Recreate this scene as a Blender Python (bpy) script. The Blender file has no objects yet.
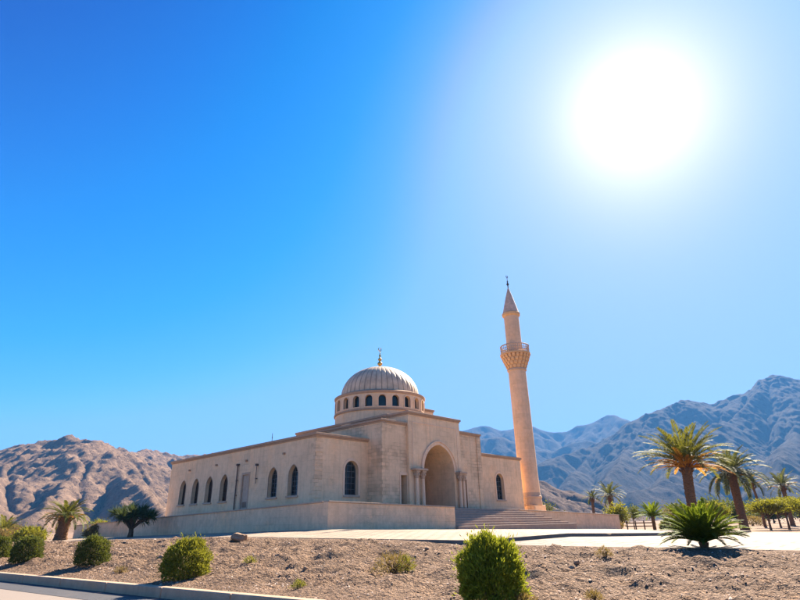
import bpy, bmesh, math, random
import numpy as np
from mathutils import Vector, Matrix

# tuning
SUN_STRENGTH = 5.0
EXPOSURE = 2.05
SKY_LEVEL = 2.7
AUR_A, AUR_W = 1.3, 0.085
AUR_B, AUR_V = 0.13, 0.25
HAZE_COLOR = (0.13, 0.43, 0.95, 1.0)
HAZE_DENSITY = 1.5e-4
HAZE_G = 0.0
SKY_CURVE = (((0, 0), (1.4, 0.0), (1.9, 0.022), (2.4, 0.10), (3.0, 0.25), (4.0, 0.34), (5.0, 0.385), (6.0, 0.42), (9.0, 0.58), (14, 1.0)),
             ((0, 0), (1.6, 0.085), (2.2, 0.235), (3.0, 0.37), (4.2, 0.55), (5.0, 0.585), (7.0, 0.625), (9.0, 0.70), (14, 1.1)),
             ((0, 0), (3.0, 0.50), (3.6, 0.72), (4.3, 0.88), (6.0, 1.03), (14.0, 1.3)))
# ------------------------------------------------------------------ scene, camera, light
scn = bpy.context.scene
COL = scn.collection
R = math.radians

cam_data = bpy.data.cameras.new('camera')
cam = bpy.data.objects.new('camera', cam_data)
COL.objects.link(cam)
scn.camera = cam
cam_data.sensor_fit = 'HORIZONTAL'
cam_data.sensor_width = 36.0
cam_data.lens = 23.715
cam_data.clip_start = 0.1
cam_data.clip_end = 30000.0
EYE = 0.28
_p, _roll = math.atan2(224.0, 527.0), R(1.1)
_F = Vector((0, math.cos(_p), math.sin(_p)))
_X = Vector((1, 0, 0))
_U = Vector((0, -math.sin(_p), math.cos(_p)))
_R2 = _X * math.cos(_roll) - _U * math.sin(_roll)
_U2 = _U * math.cos(_roll) + _X * math.sin(_roll)
_M = Matrix((_R2, _U2, -_F)).transposed().to_4x4()
_M.translation = Vector((0, 0, EYE))
cam.matrix_world = _M

SUN_EL, SUN_AZ = R(38.34), R(30.05)          # azimuth from +Y towards +X
SUN_DIR = Vector((math.sin(SUN_AZ) * math.cos(SUN_EL), math.cos(SUN_AZ) * math.cos(SUN_EL), math.sin(SUN_EL)))

world = bpy.data.worlds.new('World')
scn.world = world
world.use_nodes = True
wn, wl = world.node_tree.nodes, world.node_tree.links
wn.clear()
w_out = wn.new('ShaderNodeOutputWorld')
w_bg = wn.new('ShaderNodeBackground')
sky = wn.new('ShaderNodeTexSky')
sky.sky_type = 'NISHITA'
sky.sun_disc = False
sky.sun_elevation = SUN_EL
sky.sun_rotation = SUN_AZ
sky.altitude = 300
sky.air_density = 1.0
sky.dust_density = 0.6
sky.ozone_density = 3.0
# a deep clear desert blue: each channel of the sky goes through a film-like curve
sep = wn.new('ShaderNodeSeparateColor'); cmb = wn.new('ShaderNodeCombineColor')
wl.new(sky.outputs[0], sep.inputs[0])
for _i, _pts in enumerate(SKY_CURVE):
    rp = wn.new('ShaderNodeValToRGB'); rp.color_ramp.interpolation = 'LINEAR'
    dv = wn.new('ShaderNodeMath'); dv.operation = 'DIVIDE'; dv.inputs[1].default_value = 16.0
    wl.new(sep.outputs[_i], dv.inputs[0]); wl.new(dv.outputs[0], rp.inputs[0])
    _e = rp.color_ramp.elements
    while len(_e) > 1: _e.remove(_e[-1])
    for _k, (_x, _y) in enumerate(_pts):
        _q = _e[0] if _k == 0 else _e.new(_x / 16.0)
        _q.position = _x / 16.0; _q.color = (_y, _y, _y, 1)
    wl.new(rp.outputs[0], cmb.inputs[_i])
# the bright aureole of hazy air round the sun, tied to the sun's direction
tc = wn.new('ShaderNodeTexCoord')
nrm = wn.new('ShaderNodeVectorMath'); nrm.operation = 'NORMALIZE'
wl.new(tc.outputs['Generated'], nrm.inputs[0])
dot = wn.new('ShaderNodeVectorMath'); dot.operation = 'DOT_PRODUCT'
wl.new(nrm.outputs[0], dot.inputs[0]); dot.inputs[1].default_value = SUN_DIR
def wmath(op, a, b=None):
    n = wn.new('ShaderNodeMath'); n.operation = op
    for i, v in enumerate((a, b)):
        if v is None: continue
        if isinstance(v, (int, float)): n.inputs[i].default_value = v
        else: wl.new(v, n.inputs[i])
    return n.outputs[0]
ang = wmath('ARCCOSINE', wmath('MINIMUM', dot.outputs['Value'], 0.999999))
def lobe(amp, width, power=1.0):
    t = wmath('DIVIDE', ang, width)
    if power != 1.0: t = wmath('POWER', t, power)
    return wmath('MULTIPLY', wmath('EXPONENT', wmath('MULTIPLY', t, -1.0)), amp)
glow = wmath('ADD', lobe(AUR_A, AUR_W, 1.3), lobe(AUR_B, AUR_V, 2.0))
gcol = wn.new('ShaderNodeVectorMath'); gcol.operation = 'SCALE'
gcol.inputs[0].default_value = (1.0, 0.8, 0.6)
wl.new(glow, gcol.inputs['Scale'])
addn = wn.new('ShaderNodeVectorMath'); addn.operation = 'ADD'
wl.new(cmb.outputs[0], addn.inputs[0]); wl.new(gcol.outputs[0], addn.inputs[1])
sc_ = wn.new('ShaderNodeVectorMath'); sc_.operation = 'SCALE'; sc_.inputs['Scale'].default_value = SKY_LEVEL
wl.new(addn.outputs[0], sc_.inputs[0]); wl.new(sc_.outputs[0], w_bg.inputs['Color'])
w_bg.inputs['Strength'].default_value = 0.1
wl.new(w_bg.outputs[0], w_out.inputs['Surface'])
world.cycles.sampling_method = 'MANUAL'
world.cycles.sample_map_resolution = 1024

sun_data = bpy.data.lights.new('sun', 'SUN')
sun_data.energy = SUN_STRENGTH
sun_data.angle = R(0.5)
sun_data.color = (1.0, 0.87, 0.71)
sun = bpy.data.objects.new('sun', sun_data)
COL.objects.link(sun)
sun.rotation_euler = SUN_DIR.to_track_quat('Z', 'Y').to_euler()

vs = scn.view_settings
scn.display_settings.display_device = 'sRGB'
vs.view_transform = 'Standard'
vs.look = 'None'
vs.gamma = 1.0
vs.use_curve_mapping = False
vs.exposure = EXPOSURE
scn.cycles.max_bounces = 8
scn.cycles.diffuse_bounces = 4
scn.cycles.transparent_max_bounces = 8
scn.cycles.volume_bounces = 0
scn.cycles.sample_clamp_indirect = 6.0
scn.cycles.use_denoising = True

# ------------------------------------------------------------------ helpers
def tag(o, label=None, cat=None, group=None, kind=None):
    if label: o['label'] = label
    if cat: o['category'] = cat
    if group: o['group'] = group
    if kind: o['kind'] = kind
    return o

def empty(name, loc=(0, 0, 0), rz=0.0, label=None, cat=None, group=None):
    o = bpy.data.objects.new(name, None)
    COL.objects.link(o)
    o.location = loc
    o.rotation_euler = (0, 0, rz)
    o.empty_display_size = 0.2
    return tag(o, label, cat, group)

def link(name, me, mat, parent=None, smooth=False):
    o = bpy.data.objects.new(name, me)
    COL.objects.link(o)
    if mat:
        me.materials.clear()
        for m in (mat if isinstance(mat, (list, tuple)) else [mat]): me.materials.append(m)
    if parent: o.parent = parent
    if smooth:
        me.polygons.foreach_set('use_smooth', [True] * len(me.polygons))
    return o

def from_arrays(name, V, F, mat, parent=None, smooth=False):
    """V (n,3); F (m,k) all faces of one size."""
    V = np.asarray(V, np.float32); F = np.asarray(F, np.int32)
    me = bpy.data.meshes.new(name)
    k = F.shape[1]
    me.vertices.add(len(V)); me.vertices.foreach_set('co', V.ravel())
    me.loops.add(F.size); me.loops.foreach_set('vertex_index', F.ravel())
    me.polygons.add(len(F))
    me.polygons.foreach_set('loop_start', np.arange(0, F.size, k, dtype=np.int32))
    me.polygons.foreach_set('loop_total', np.full(len(F), k, np.int32))
    me.update(calc_edges=True)
    return link(name, me, mat, parent, smooth)

class MB:
    """collects shapes into ONE mesh"""
    def __init__(self): self.v, self.f = [], []
    def add(self, vs, fs):
        b = len(self.v)
        self.v += [tuple(p) for p in vs]
        self.f += [tuple(i + b for i in f) for f in fs]
    def box(self, x0, x1, y0, y1, z0, z1):
        self.add([(x0, y0, z0), (x1, y0, z0), (x1, y1, z0), (x0, y1, z0), (x0, y0, z1), (x1, y0, z1), (x1, y1, z1), (x0, y1, z1)],
                 [(0, 3, 2, 1), (4, 5, 6, 7), (0, 1, 5, 4), (1, 2, 6, 5), (2, 3, 7, 6), (3, 0, 4, 7)])
    def ring_prism(self, inner, outer, f, d0, d1):
        n = len(inner)
        vs = [f(a, d0, z) for a, z in inner] + [f(a, d0, z) for a, z in outer] + [f(a, d1, z) for a, z in inner] + [f(a, d1, z) for a, z in outer]
        fs = []
        for i in range(n):
            j = (i + 1) % n
            fs += [(i, n + i, n + j, j), (2 * n + i, 2 * n + j, 3 * n + j, 3 * n + i), (i, j, 2 * n + j, 2 * n + i), (n + i, 3 * n + i, 3 * n + j, n + j)]
        self.add(vs, fs)
    def prism(self, outline, f, d0, d1):
        n = len(outline)
        vs = [f(a, d0, z) for a, z in outline] + [f(a, d1, z) for a, z in outline]
        fs = [tuple(range(n)), tuple(range(2 * n - 1, n - 1, -1))]
        for i in range(n):
            j = (i + 1) % n
            fs.append((i, n + i, n + j, j))
        self.add(vs, fs)
    def lathe(self, prof, n=24, cx=0.0, cy=0.0, cap=True, rot=0.0):
        vs, fs = [], []
        for r, z in prof:
            for i in range(n):
                a = rot + 2 * math.pi * i / n
                vs.append((cx + r * math.cos(a), cy + r * math.sin(a), z))
        for k in range(len(prof) - 1):
            for i in range(n):
                j = (i + 1) % n
                fs.append((k * n + i, k * n + j, (k + 1) * n + j, (k + 1) * n + i))
        if cap:
            fs.append(tuple(range(n - 1, -1, -1)))
            fs.append(tuple(range((len(prof) - 1) * n, len(prof) * n)))
        self.add(vs, fs)
    def tube(self, pts, radii, n=8):
        pts = [Vector(p) for p in pts]
        vs, fs = [], []
        up = Vector((0.13, 0.21, 0.97))
        for k, p in enumerate(pts):
            d = (pts[min(k + 1, len(pts) - 1)] - pts[max(k - 1, 0)]).normalized()
            s = d.cross(up)
            if s.length < 0.1: s = d.cross(Vector((1, 0, 0)))
            s.normalize(); t = d.cross(s)
            r = radii[k] if isinstance(radii, (list, tuple)) else radii
            for i in range(n):
                a = 2 * math.pi * i / n
                vs.append(p + (s * math.cos(a) + t * math.sin(a)) * r)
        for k in range(len(pts) - 1):
            for i in range(n):
                j = (i + 1) % n
                fs.append((k * n + i, k * n + j, (k + 1) * n + j, (k + 1) * n + i))
        fs.append(tuple(range(n - 1, -1, -1)))
        fs.append(tuple(range((len(pts) - 1) * n, len(pts) * n)))
        self.add(vs, fs)
    def build(self, name, mat, parent=None, smooth=False, bevel=0.0, fix=True, angle=None):
        me = bpy.data.meshes.new(name)
        me.from_pydata(self.v, [], self.f)
        if fix or bevel:
            bm = bmesh.new(); bm.from_mesh(me)
            if fix: bmesh.ops.recalc_face_normals(bm, faces=bm.faces)
            if bevel:
                bmesh.ops.bevel(bm, geom=[e for e in bm.edges if len(e.link_faces) == 2 and e.calc_face_angle() > 0.6], offset=bevel, segments=1, affect='EDGES')
            bm.to_mesh(me); bm.free()
        o = link(name, me, mat, parent, smooth)
        if smooth and angle: 
            bm = bmesh.new(); bm.from_mesh(me)
            for e in bm.edges:
                if len(e.link_faces) == 2 and e.calc_face_angle() > angle: e.smooth = False
            bm.to_mesh(me); bm.free()
        return o

def carve(o, cutter):
    """boolean difference, applied"""
    me = bpy.data.meshes.new('cutter')
    me.from_pydata(cutter.v, [], cutter.f)
    bm = bmesh.new(); bm.from_mesh(me); bmesh.ops.recalc_face_normals(bm, faces=bm.faces); bm.to_mesh(me); bm.free()
    c = bpy.data.objects.new('cutter', me); COL.objects.link(c)
    c.parent = o.parent
    m = o.modifiers.new('cut', 'BOOLEAN'); m.operation = 'DIFFERENCE'; m.solver = 'EXACT'; m.object = c
    bpy.context.view_layer.update()
    dg = bpy.context.evaluated_depsgraph_get()
    new = bpy.data.meshes.new_from_object(o.evaluated_get(dg))
    o.modifiers.clear()
    old = o.data; o.data = new; new.name = old.name
    bpy.data.objects.remove(c); bpy.data.meshes.remove(me); bpy.data.meshes.remove(old)

# numpy gradient noise
_rng = np.random.RandomState(7)
_perm = _rng.permutation(256)
_perm = np.concatenate([_perm, _perm, _perm])
_gr = np.stack([np.cos(np.arange(256) * 2.399), np.sin(np.arange(256) * 2.399)], 1)
def pnoise(x, y):
    xi = np.floor(x).astype(int); yi = np.floor(y).astype(int)
    xf = x - xi; yf = y - yi
    xi &= 255; yi &= 255
    u = xf * xf * xf * (xf * (xf * 6 - 15) + 10); v = yf * yf * yf * (yf * (yf * 6 - 15) + 10)
    def g(ix, iy, dx, dy):
        h = _perm[_perm[ix] + iy]
        return _gr[h, 0] * dx + _gr[h, 1] * dy
    a = g(xi, yi, xf, yf); b = g(xi + 1, yi, xf - 1, yf)
    c = g(xi, yi + 1, xf, yf - 1); d = g(xi + 1, yi + 1, xf - 1, yf - 1)
    return (a * (1 - u) + b * u) * (1 - v) + (c * (1 - u) + d * u) * v * 1.0
def fbm(x, y, oct=5, gain=0.5, lac=2.03):
    s = np.zeros_like(x, dtype=float); a = 1.0
    for i in range(oct):
        s += a * pnoise(x + 17.3 * i, y - 9.1 * i); x = x * lac; y = y * lac; a *= gain
    return s
def ridged(x, y, oct=6, gain=0.5, lac=2.05):
    s = np.zeros_like(x, dtype=float); a = 1.0; w = np.ones_like(s)
    for i in range(oct):
        n = 1 - np.abs(pnoise(x + 31.7 * i, y + 11.9 * i)) * 2.0
        n = n * n * w; s += a * n; w = np.clip(n * 1.6, 0, 1)
        x = x * lac; y = y * lac; a *= gain
    return s

# ------------------------------------------------------------------ materials
def new_mat(name):
    m = bpy.data.materials.new(name); m.use_nodes = True
    nt = m.node_tree; nt.nodes.clear()
    out = nt.nodes.new('ShaderNodeOutputMaterial')
    b = nt.nodes.new('ShaderNodeBsdfPrincipled')
    nt.links.new(b.outputs[0], out.inputs[0])
    return m, nt, b, out

def node(nt, typ, **kw):
    n = nt.nodes.new(typ)
    for k, v in kw.items():
        if k in n.inputs.keys(): 
            if isinstance(v, bpy.types.NodeSocket): nt.links.new(v, n.inputs[k])
            else: n.inputs[k].default_value = v
        else: setattr(n, k, v)
    return n

def noise(nt, vec, scale, detail=4, rough=0.55, dist=0.0):
    n = node(nt, 'ShaderNodeTexNoise', Scale=scale, Detail=detail, Roughness=rough, Distortion=dist)
    nt.links.new(vec, n.inputs['Vector'])
    return n.outputs['Fac']

def ramp(nt, fac, stops):
    n = nt.nodes.new('ShaderNodeValToRGB')
    nt.links.new(fac, n.inputs[0])
    e = n.color_ramp.elements
    while len(e) > 1: e.remove(e[-1])
    e[0].position = stops[0][0]; e[0].color = tuple(stops[0][1]) + (1,)
    for p, c in stops[1:]:
        q = e.new(p); q.color = tuple(c) + (1,)
    return n.outputs[0]

def mixc(nt, fac, a, b, mode='MIX'):
    n = nt.nodes.new('ShaderNodeMix'); n.data_type = 'RGBA'; n.blend_type = mode
    for i, v in ((0, fac), (6, a), (7, b)):
        if isinstance(v, bpy.types.NodeSocket): nt.links.new(v, n.inputs[i])
        elif isinstance(v, (int, float)): n.inputs[i].default_value = v
        else: n.inputs[i].default_value = tuple(v) + (1,)
    return n.outputs[2]

def mth(nt, op, a, b=0.0, c=None):
    n = nt.nodes.new('ShaderNodeMath'); n.operation = op
    for i, v in enumerate((a, b) if c is None else (a, b, c)):
        if isinstance(v, bpy.types.NodeSocket): nt.links.new(v, n.inputs[i])
        else: n.inputs[i].default_value = v
    return n.outputs[0]

def bump(nt, b, height, strength, dist, chain=None):
    n = nt.nodes.new('ShaderNodeBump')
    n.inputs['Strength'].default_value = strength; n.inputs['Distance'].default_value = dist
    nt.links.new(height, n.inputs['Height'])
    if chain: nt.links.new(chain, n.inputs['Normal'])
    nt.links.new(n.outputs[0], b.inputs['Normal'])
    return n.outputs[0]

def coords(nt, world=False):
    if world: return nt.nodes.new('ShaderNodeNewGeometry').outputs['Position']
    return nt.nodes.new('ShaderNodeTexCoord').outputs['Object']

def mul(c, k): return tuple(min(1, x * k) for x in c)

def plaster(name, base, stone=False, courses=False, warm=(1.08, 0.93, 0.78), patch=0.5, world=False):
    m, nt, b, _ = new_mat(name)
    co = coords(nt, world)
    n1 = noise(nt, co, 0.45, 5, 0.6)
    n2 = noise(nt, co, 3.1, 6, 0.65, 0.3)
    n3 = noise(nt, co, 24, 4, 0.7)
    c = ramp(nt, n1, [(0.3, mul(base, 0.86)), (0.5, base), (0.7, tuple(min(1, x * w) for x, w in zip(base, warm)))])
    c = mixc(nt, mth(nt, 'MULTIPLY', ramp(nt, n2, [(0.35, (1, 1, 1)), (0.62, (0, 0, 0))]), patch), c, mul(base, 0.72))
    # rain streaks down the face
    mp = node(nt, 'ShaderNodeMapping'); nt.links.new(co, mp.inputs[0]); mp.inputs['Scale'].default_value = (3.2, 3.2, 0.22)
    st = noise(nt, mp.outputs[0], 1.4, 5, 0.6)
    c = mixc(nt, mth(nt, 'MULTIPLY', ramp(nt, st, [(0.5, (0, 0, 0)), (0.72, (1, 1, 1))]), 0.5), c, mul(base, 0.6))
    ck = node(nt, 'ShaderNodeTexVoronoi', Scale=0.55); ck.feature = 'DISTANCE_TO_EDGE'
    wv = nt.nodes.new('ShaderNodeVectorMath'); wv.operation = 'ADD'; nt.links.new(co, wv.inputs[0])
    ns_ = node(nt, 'ShaderNodeTexNoise', Scale=2.2, Detail=5); nt.links.new(co, ns_.inputs['Vector']); nt.links.new(ns_.outputs['Color'], wv.inputs[1]); nt.links.new(wv.outputs[0], ck.inputs['Vector'])
    c = mixc(nt, mth(nt, 'MULTIPLY', ramp(nt, ck.outputs['Distance'], [(0.0, (1, 1, 1)), (0.012, (0, 0, 0))]), mth(nt, 'MULTIPLY', ramp(nt, n1, [(0.5, (0, 0, 0)), (0.6, (1, 1, 1))]), 0.5)), c, mul(base, 0.45))
    c = mixc(nt, 0.16, c, ramp(nt, n3, [(0.3, mul(base, 0.6)), (0.7, mul(base, 1.3))]))
    h = mth(nt, 'ADD', mth(nt, 'MULTIPLY', n2, 0.6), mth(nt, 'MULTIPLY', n3, 0.35))
    if stone or courses:
        sx = nt.nodes.new('ShaderNodeSeparateXYZ'); nt.links.new(co, sx.inputs[0])
        cx = nt.nodes.new('ShaderNodeCombineXYZ')
        nt.links.new(mth(nt, 'ADD', sx.outputs[0], sx.outputs[1]), cx.inputs[0]); nt.links.new(sx.outputs[2], cx.inputs[1])
        br = node(nt, 'ShaderNodeTexBrick', Scale=1.0)
        nt.links.new(cx.outputs[0], br.inputs['Vector'])
        br.inputs['Color1'].default_value = (0.95, 0.95, 0.95, 1); br.inputs['Color2'].default_value = (0.6, 0.6, 0.6, 1)
        br.inputs['Mortar'].default_value = (0.3, 0.3, 0.3, 1)
        br.inputs['Mortar Size'].default_value = 0.012; br.inputs['Brick Width'].default_value = 0.52 if stone else 0.84; br.inputs['Row Height'].default_value = 0.22 if stone else 0.36
        br.inputs['Mortar Smooth'].default_value = 0.4
        patchm = ramp(nt, noise(nt, co, 0.8, 3, 0.5), [(0.42, (0.1, 0.1, 0.1)), (0.6, (1, 1, 1))])
        c = mixc(nt, mth(nt, 'MULTIPLY', patchm, 0.75 if stone else 0.3), c, mixc(nt, 1.0, c, br.outputs['Color'], 'MULTIPLY'))
        h = mth(nt, 'ADD', h, mth(nt, 'MULTIPLY', mth(nt, 'MULTIPLY', br.outputs['Fac'], patchm), -1.4 if stone else -0.5))
    nt.links.new(c, b.inputs['Base Color'])
    b.inputs['Roughness'].default_value = 0.93
    b.inputs['Specular IOR Level'].default_value = 0.25
    bump(nt, b, h, 0.55, 0.03)
    return m

def simple(name, base, rough=0.7, metal=0.0, scale=6.0, var=0.25, bmp=0.2, spec=0.4):
    m, nt, b, _ = new_mat(name)
    co = coords(nt)
    n = noise(nt, co, scale, 5, 0.6)
    c = ramp(nt, n, [(0.3, mul(base, 1 - var)), (0.7, mul(base, 1 + var))])
    nt.links.new(c, b.inputs['Base Color'])
    b.inputs['Roughness'].default_value = rough; b.inputs['Metallic'].default_value = metal
    b.inputs['Specular IOR Level'].default_value = spec
    if bmp: bump(nt, b, noise(nt, co, scale * 4, 4, 0.6), bmp, 0.02)
    return m

def foliage(name, dark, mid, light, trans=0.35, rough=0.65, tip=None):
    m, nt, b, out = new_mat(name)
    g = nt.nodes.new('ShaderNodeNewGeometry')
    co = nt.nodes.new('ShaderNodeTexCoord').outputs['Object']
    r1 = g.outputs['Random Per Island']
    n1 = noise(nt, co, 2.2, 2, 0.5)
    f = mth(nt, 'ADD', mth(nt, 'MULTIPLY', r1, 0.65), mth(nt, 'MULTIPLY', n1, 0.35))
    c = ramp(nt, f, [(0.15, dark), (0.5, mid), (0.85, light)])
    nt.links.new(c, b.inputs['Base Color'])
    b.inputs['Roughness'].default_value = rough; b.inputs['Specular IOR Level'].default_value = 0.12
    tr = nt.nodes.new('ShaderNodeBsdfTranslucent')
    nt.links.new(mixc(nt, 0.55, c, (light[0] * 1.6, light[1] * 1.45, light[2] * 0.7)), tr.inputs['Color'])
    mx = nt.nodes.new('ShaderNodeMixShader'); mx.inputs[0].default_value = trans
    nt.links.new(b.outputs[0], mx.inputs[1]); nt.links.new(tr.outputs[0], mx.inputs[2])
    nt.links.new(mx.outputs[0], out.inputs[0])
    return m

def gravel(name, a, bcol, c_, big=0.6, world=True, peb=38.0, bs=1.0):
    m, nt, b, _ = new_mat(name)
    co = coords(nt, world)
    v = node(nt, 'ShaderNodeTexVoronoi', Scale=peb); nt.links.new(co, v.inputs['Vector'])
    v2 = node(nt, 'ShaderNodeTexVoronoi', Scale=peb * 0.31); nt.links.new(co, v2.inputs['Vector'])
    hs = nt.nodes.new('ShaderNodeSeparateColor'); nt.links.new(v.outputs['Color'], hs.inputs[0])
    c = ramp(nt, hs.outputs[0], [(0.05, bcol), (0.5, a), (0.92, c_)])
    n1 = noise(nt, co, big, 6, 0.62)
    c = mixc(nt, 1.0, c, ramp(nt, n1, [(0.3, (0.62, 0.58, 0.55)), (0.55, (1, 1, 1)), (0.75, (1.0, 0.94, 0.88))]), 'MULTIPLY')
    n2 = noise(nt, co, 9.0, 5, 0.7)
    c = mixc(nt, 0.35, c, ramp(nt, n2, [(0.35, mul(a, 0.6)), (0.65, mul(a, 1.3))]))
    nt.links.new(c, b.inputs['Base Color'])
    b.inputs['Roughness'].default_value = 0.95; b.inputs['Specular IOR Level'].default_value = 0.15
    h = mth(nt, 'ADD', mth(nt, 'MULTIPLY', v.outputs['Distance'], -0.5), mth(nt, 'MULTIPLY', v2.outputs['Distance'], -1.0))
    h = mth(nt, 'ADD', h, mth(nt, 'MULTIPLY', n2, 1.2))
    bump(nt, b, h, bs, 0.075)
    return m

def rock(name, a, dark, light, s=0.01, bs=0.9, bd=6.0, steep=None):
    m, nt, b, _ = new_mat(name)
    co = coords(nt, True)
    n1 = noise(nt, co, s, 8, 0.62, 0.4)
    n2 = noise(nt, co, s * 9, 8, 0.68, 0.2)
    n3 = noise(nt, co, s * 60, 5, 0.7)
    c = ramp(nt, n1, [(0.32, dark), (0.5, a), (0.68, light)])
    c = mixc(nt, 0.45, c, ramp(nt, n2, [(0.32, dark), (0.6, light)]))
    c = mixc(nt, 0.25, c, ramp(nt, n3, [(0.35, mul(dark, 0.7)), (0.62, mul(light, 1.1))]))
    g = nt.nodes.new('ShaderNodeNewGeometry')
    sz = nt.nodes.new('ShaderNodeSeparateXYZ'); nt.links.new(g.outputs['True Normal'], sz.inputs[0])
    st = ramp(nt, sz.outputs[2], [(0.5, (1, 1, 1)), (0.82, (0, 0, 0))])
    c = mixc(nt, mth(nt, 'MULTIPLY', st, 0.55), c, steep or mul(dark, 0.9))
    sp = node(nt, 'ShaderNodeTexVoronoi', Scale=s * 11); nt.links.new(co, sp.inputs['Vector'])
    c = mixc(nt, mth(nt, 'MULTIPLY', ramp(nt, sp.outputs['Distance'], [(0.16, (1, 1, 1)), (0.3, (0, 0, 0))]), ramp(nt, n1, [(0.42, (0, 0, 0)), (0.6, (0.8, 0.8, 0.8))])), c, mul(dark, 0.55))
    nt.links.new(c, b.inputs['Base Color'])
    b.inputs['Roughness'].default_value = 1.0; b.inputs['Specular IOR Level'].default_value = 0.05
    h = mth(nt, 'ADD', n2, mth(nt, 'MULTIPLY', n3, 0.35))
    bump(nt, b, h, bs, bd)
    return m

STONE = (0.88, 0.60, 0.36)
M = {}
M['plaster'] = plaster('plaster', STONE, courses=True)
M['stone'] = plaster('stone_block_wall', mul(STONE, 0.96), stone=True)
M['minaret'] = plaster('minaret_stone', (0.80, 0.53, 0.325), warm=(1.05, 0.95, 0.8), patch=0.5, courses=True)
M['trim'] = plaster('trim_stone', (0.82, 0.57, 0.37), patch=0.3)
M['cornice'] = plaster('cornice_stone', (0.44, 0.295, 0.19), patch=0.5)
M['terrace'] = plaster('terrace_plaster', (0.90, 0.605, 0.37), patch=0.8, courses=True)
M['coping'] = plaster('coping_stone', (0.50, 0.36, 0.25), patch=0.5)
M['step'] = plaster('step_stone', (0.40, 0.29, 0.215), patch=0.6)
def dome_mat():
    m, nt, b, _ = new_mat('dome_sheets')
    co = coords(nt)
    sb = nt.nodes.new('ShaderNodeVectorMath'); sb.operation = 'SUBTRACT'; nt.links.new(co, sb.inputs[0]); sb.inputs[1].default_value = (10.15, 5.0, 0)
    sx = nt.nodes.new('ShaderNodeSeparateXYZ'); nt.links.new(sb.outputs[0], sx.inputs[0])
    an = mth(nt, 'ARCTAN2', sx.outputs[1], sx.outputs[0])
    fr = mth(nt, 'FRACT', mth(nt, 'MULTIPLY', mth(nt, 'ADD', an, 10.0), 44 / (2 * math.pi)))
    d = mth(nt, 'ABSOLUTE', mth(nt, 'SUBTRACT', fr, 0.5))
    seam = ramp(nt, d, [(0.36, (0, 0, 0)), (0.5, (1, 1, 1))])
    n1 = noise(nt, co, 1.6, 5, 0.6)
    base = (0.66, 0.46, 0.28)
    c = ramp(nt, n1, [(0.3, mul(base, 0.75)), (0.7, mul(base, 1.2))])
    c = mixc(nt, mth(nt, 'MULTIPLY', seam, 0.8), c, mul(base, 0.3))
    nt.links.new(c, b.inputs['Base Color']); b.inputs['Roughness'].default_value = 0.6; b.inputs['Specular IOR Level'].default_value = 0.35
    bump(nt, b, mth(nt, 'ADD', mth(nt, 'MULTIPLY', seam, -0.6), mth(nt, 'MULTIPLY', n1, 0.3)), 0.4, 0.05)
    return m
M['dome'] = dome_mat()
M['gold'] = simple('gilded_metal', (0.55, 0.33, 0.09), rough=0.35, metal=0.9, bmp=0)
M['bar'] = simple('window_bar', (0.10, 0.10, 0.095), rough=0.6, bmp=0)
M['iron'] = simple('dark_iron', (0.05, 0.042, 0.038), rough=0.6, metal=0.4)
M['glass'] = simple('dark_window_glass', (0.012, 0.022, 0.026), rough=0.15, scale=3, var=0.5, bmp=0.08, spec=0.35)
M['shutter'] = simple('brown_wood_lattice', (0.085, 0.055, 0.038), rough=0.7, scale=9, var=0.4)
M['wood'] = simple('dark_wood', (0.04, 0.026, 0.018), rough=0.65, scale=7, var=0.4)
M['pipe'] = simple('rusty_pipe', (0.11, 0.07, 0.05), rough=0.6, scale=9, var=0.4)
M['panel'] = plaster('pale_panel', (0.50, 0.39, 0.29), patch=0.7)

# ------------------------------------------------------------------ ground levels
#TERRAIN
CX, CY = -5.28355, 33.0
_UX, _UY = 0.69466, 0.71934
KX, KY = -1.36, 10.8
ROAD_Z = -1.17
def st_of(x, y):
    dx, dy = x - CX, y - CY
    return dx * _UX + dy * _UY, -dx * _UY + dy * _UX
def pq_of(x, y):
    dx, dy = x - KX, y - KY
    return dx * 0.808 - dy * 0.589, dx * 0.589 + dy * 0.808
def xy_of(p, q):
    return KX + 0.808 * p + 0.589 * q, KY - 0.589 * p + 0.808 * q
def sstep(a, b, x):
    t = np.clip((x - a) / (b - a), 0, 1); return t * t * (3 - 2 * t)
def plaza_z(x, y):
    s, t = st_of(x, y)
    z = 0.1 - 0.0175 * np.clip(s + 2.4, 0, 40) - 0.013 * np.clip(t + 4.4, 0, 40) - 0.04 * np.clip(-2.4 - s, 0, 5) - 0.016 * np.clip(-4.4 - t, 0, 22)
    return z
def plaza_edge_q(p):
    # the paved terrace edge: follows the bank, then turns away at the right
    return np.where(p < -1.2, 7.6, 7.6 + np.where(p < 1.3, (p + 1.2) * 1.9, 4.75 + (p - 1.3) * 3.9))
def low_step(p):
    return 0.09 * sstep(-4.5, -1.0, p)
def bank_z(x, y):
    p, q = pq_of(x, y)
    ze = plaza_z(*xy_of(p, np.full_like(q, 7.6) if hasattr(q, 'shape') else 7.6)) - low_step(p)
    t = np.clip(q / 7.6, 0, 1)
    prof = 0.62 * t + 0.38 * (1 - (1 - t) ** 2.2)
    lump = (fbm(x * 0.55, y * 0.55, 4) * 0.22 + fbm(x * 1.7 + 9, y * 1.7, 5, 0.6) * 0.13) * np.clip(t * 6, 0, 1) * np.clip((1 - t) * 7, 0, 1)
    return -0.97 + (ze - 0.01 + 0.97) * prof + lump
def ground_z(x, y):
    p, q = pq_of(x, y)
    return np.where(q < -0.25, ROAD_Z, np.where(q < 0, -0.95, np.where(q < 7.6, bank_z(x, y), plaza_z(x, y) - low_step(p))))
#END

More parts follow.
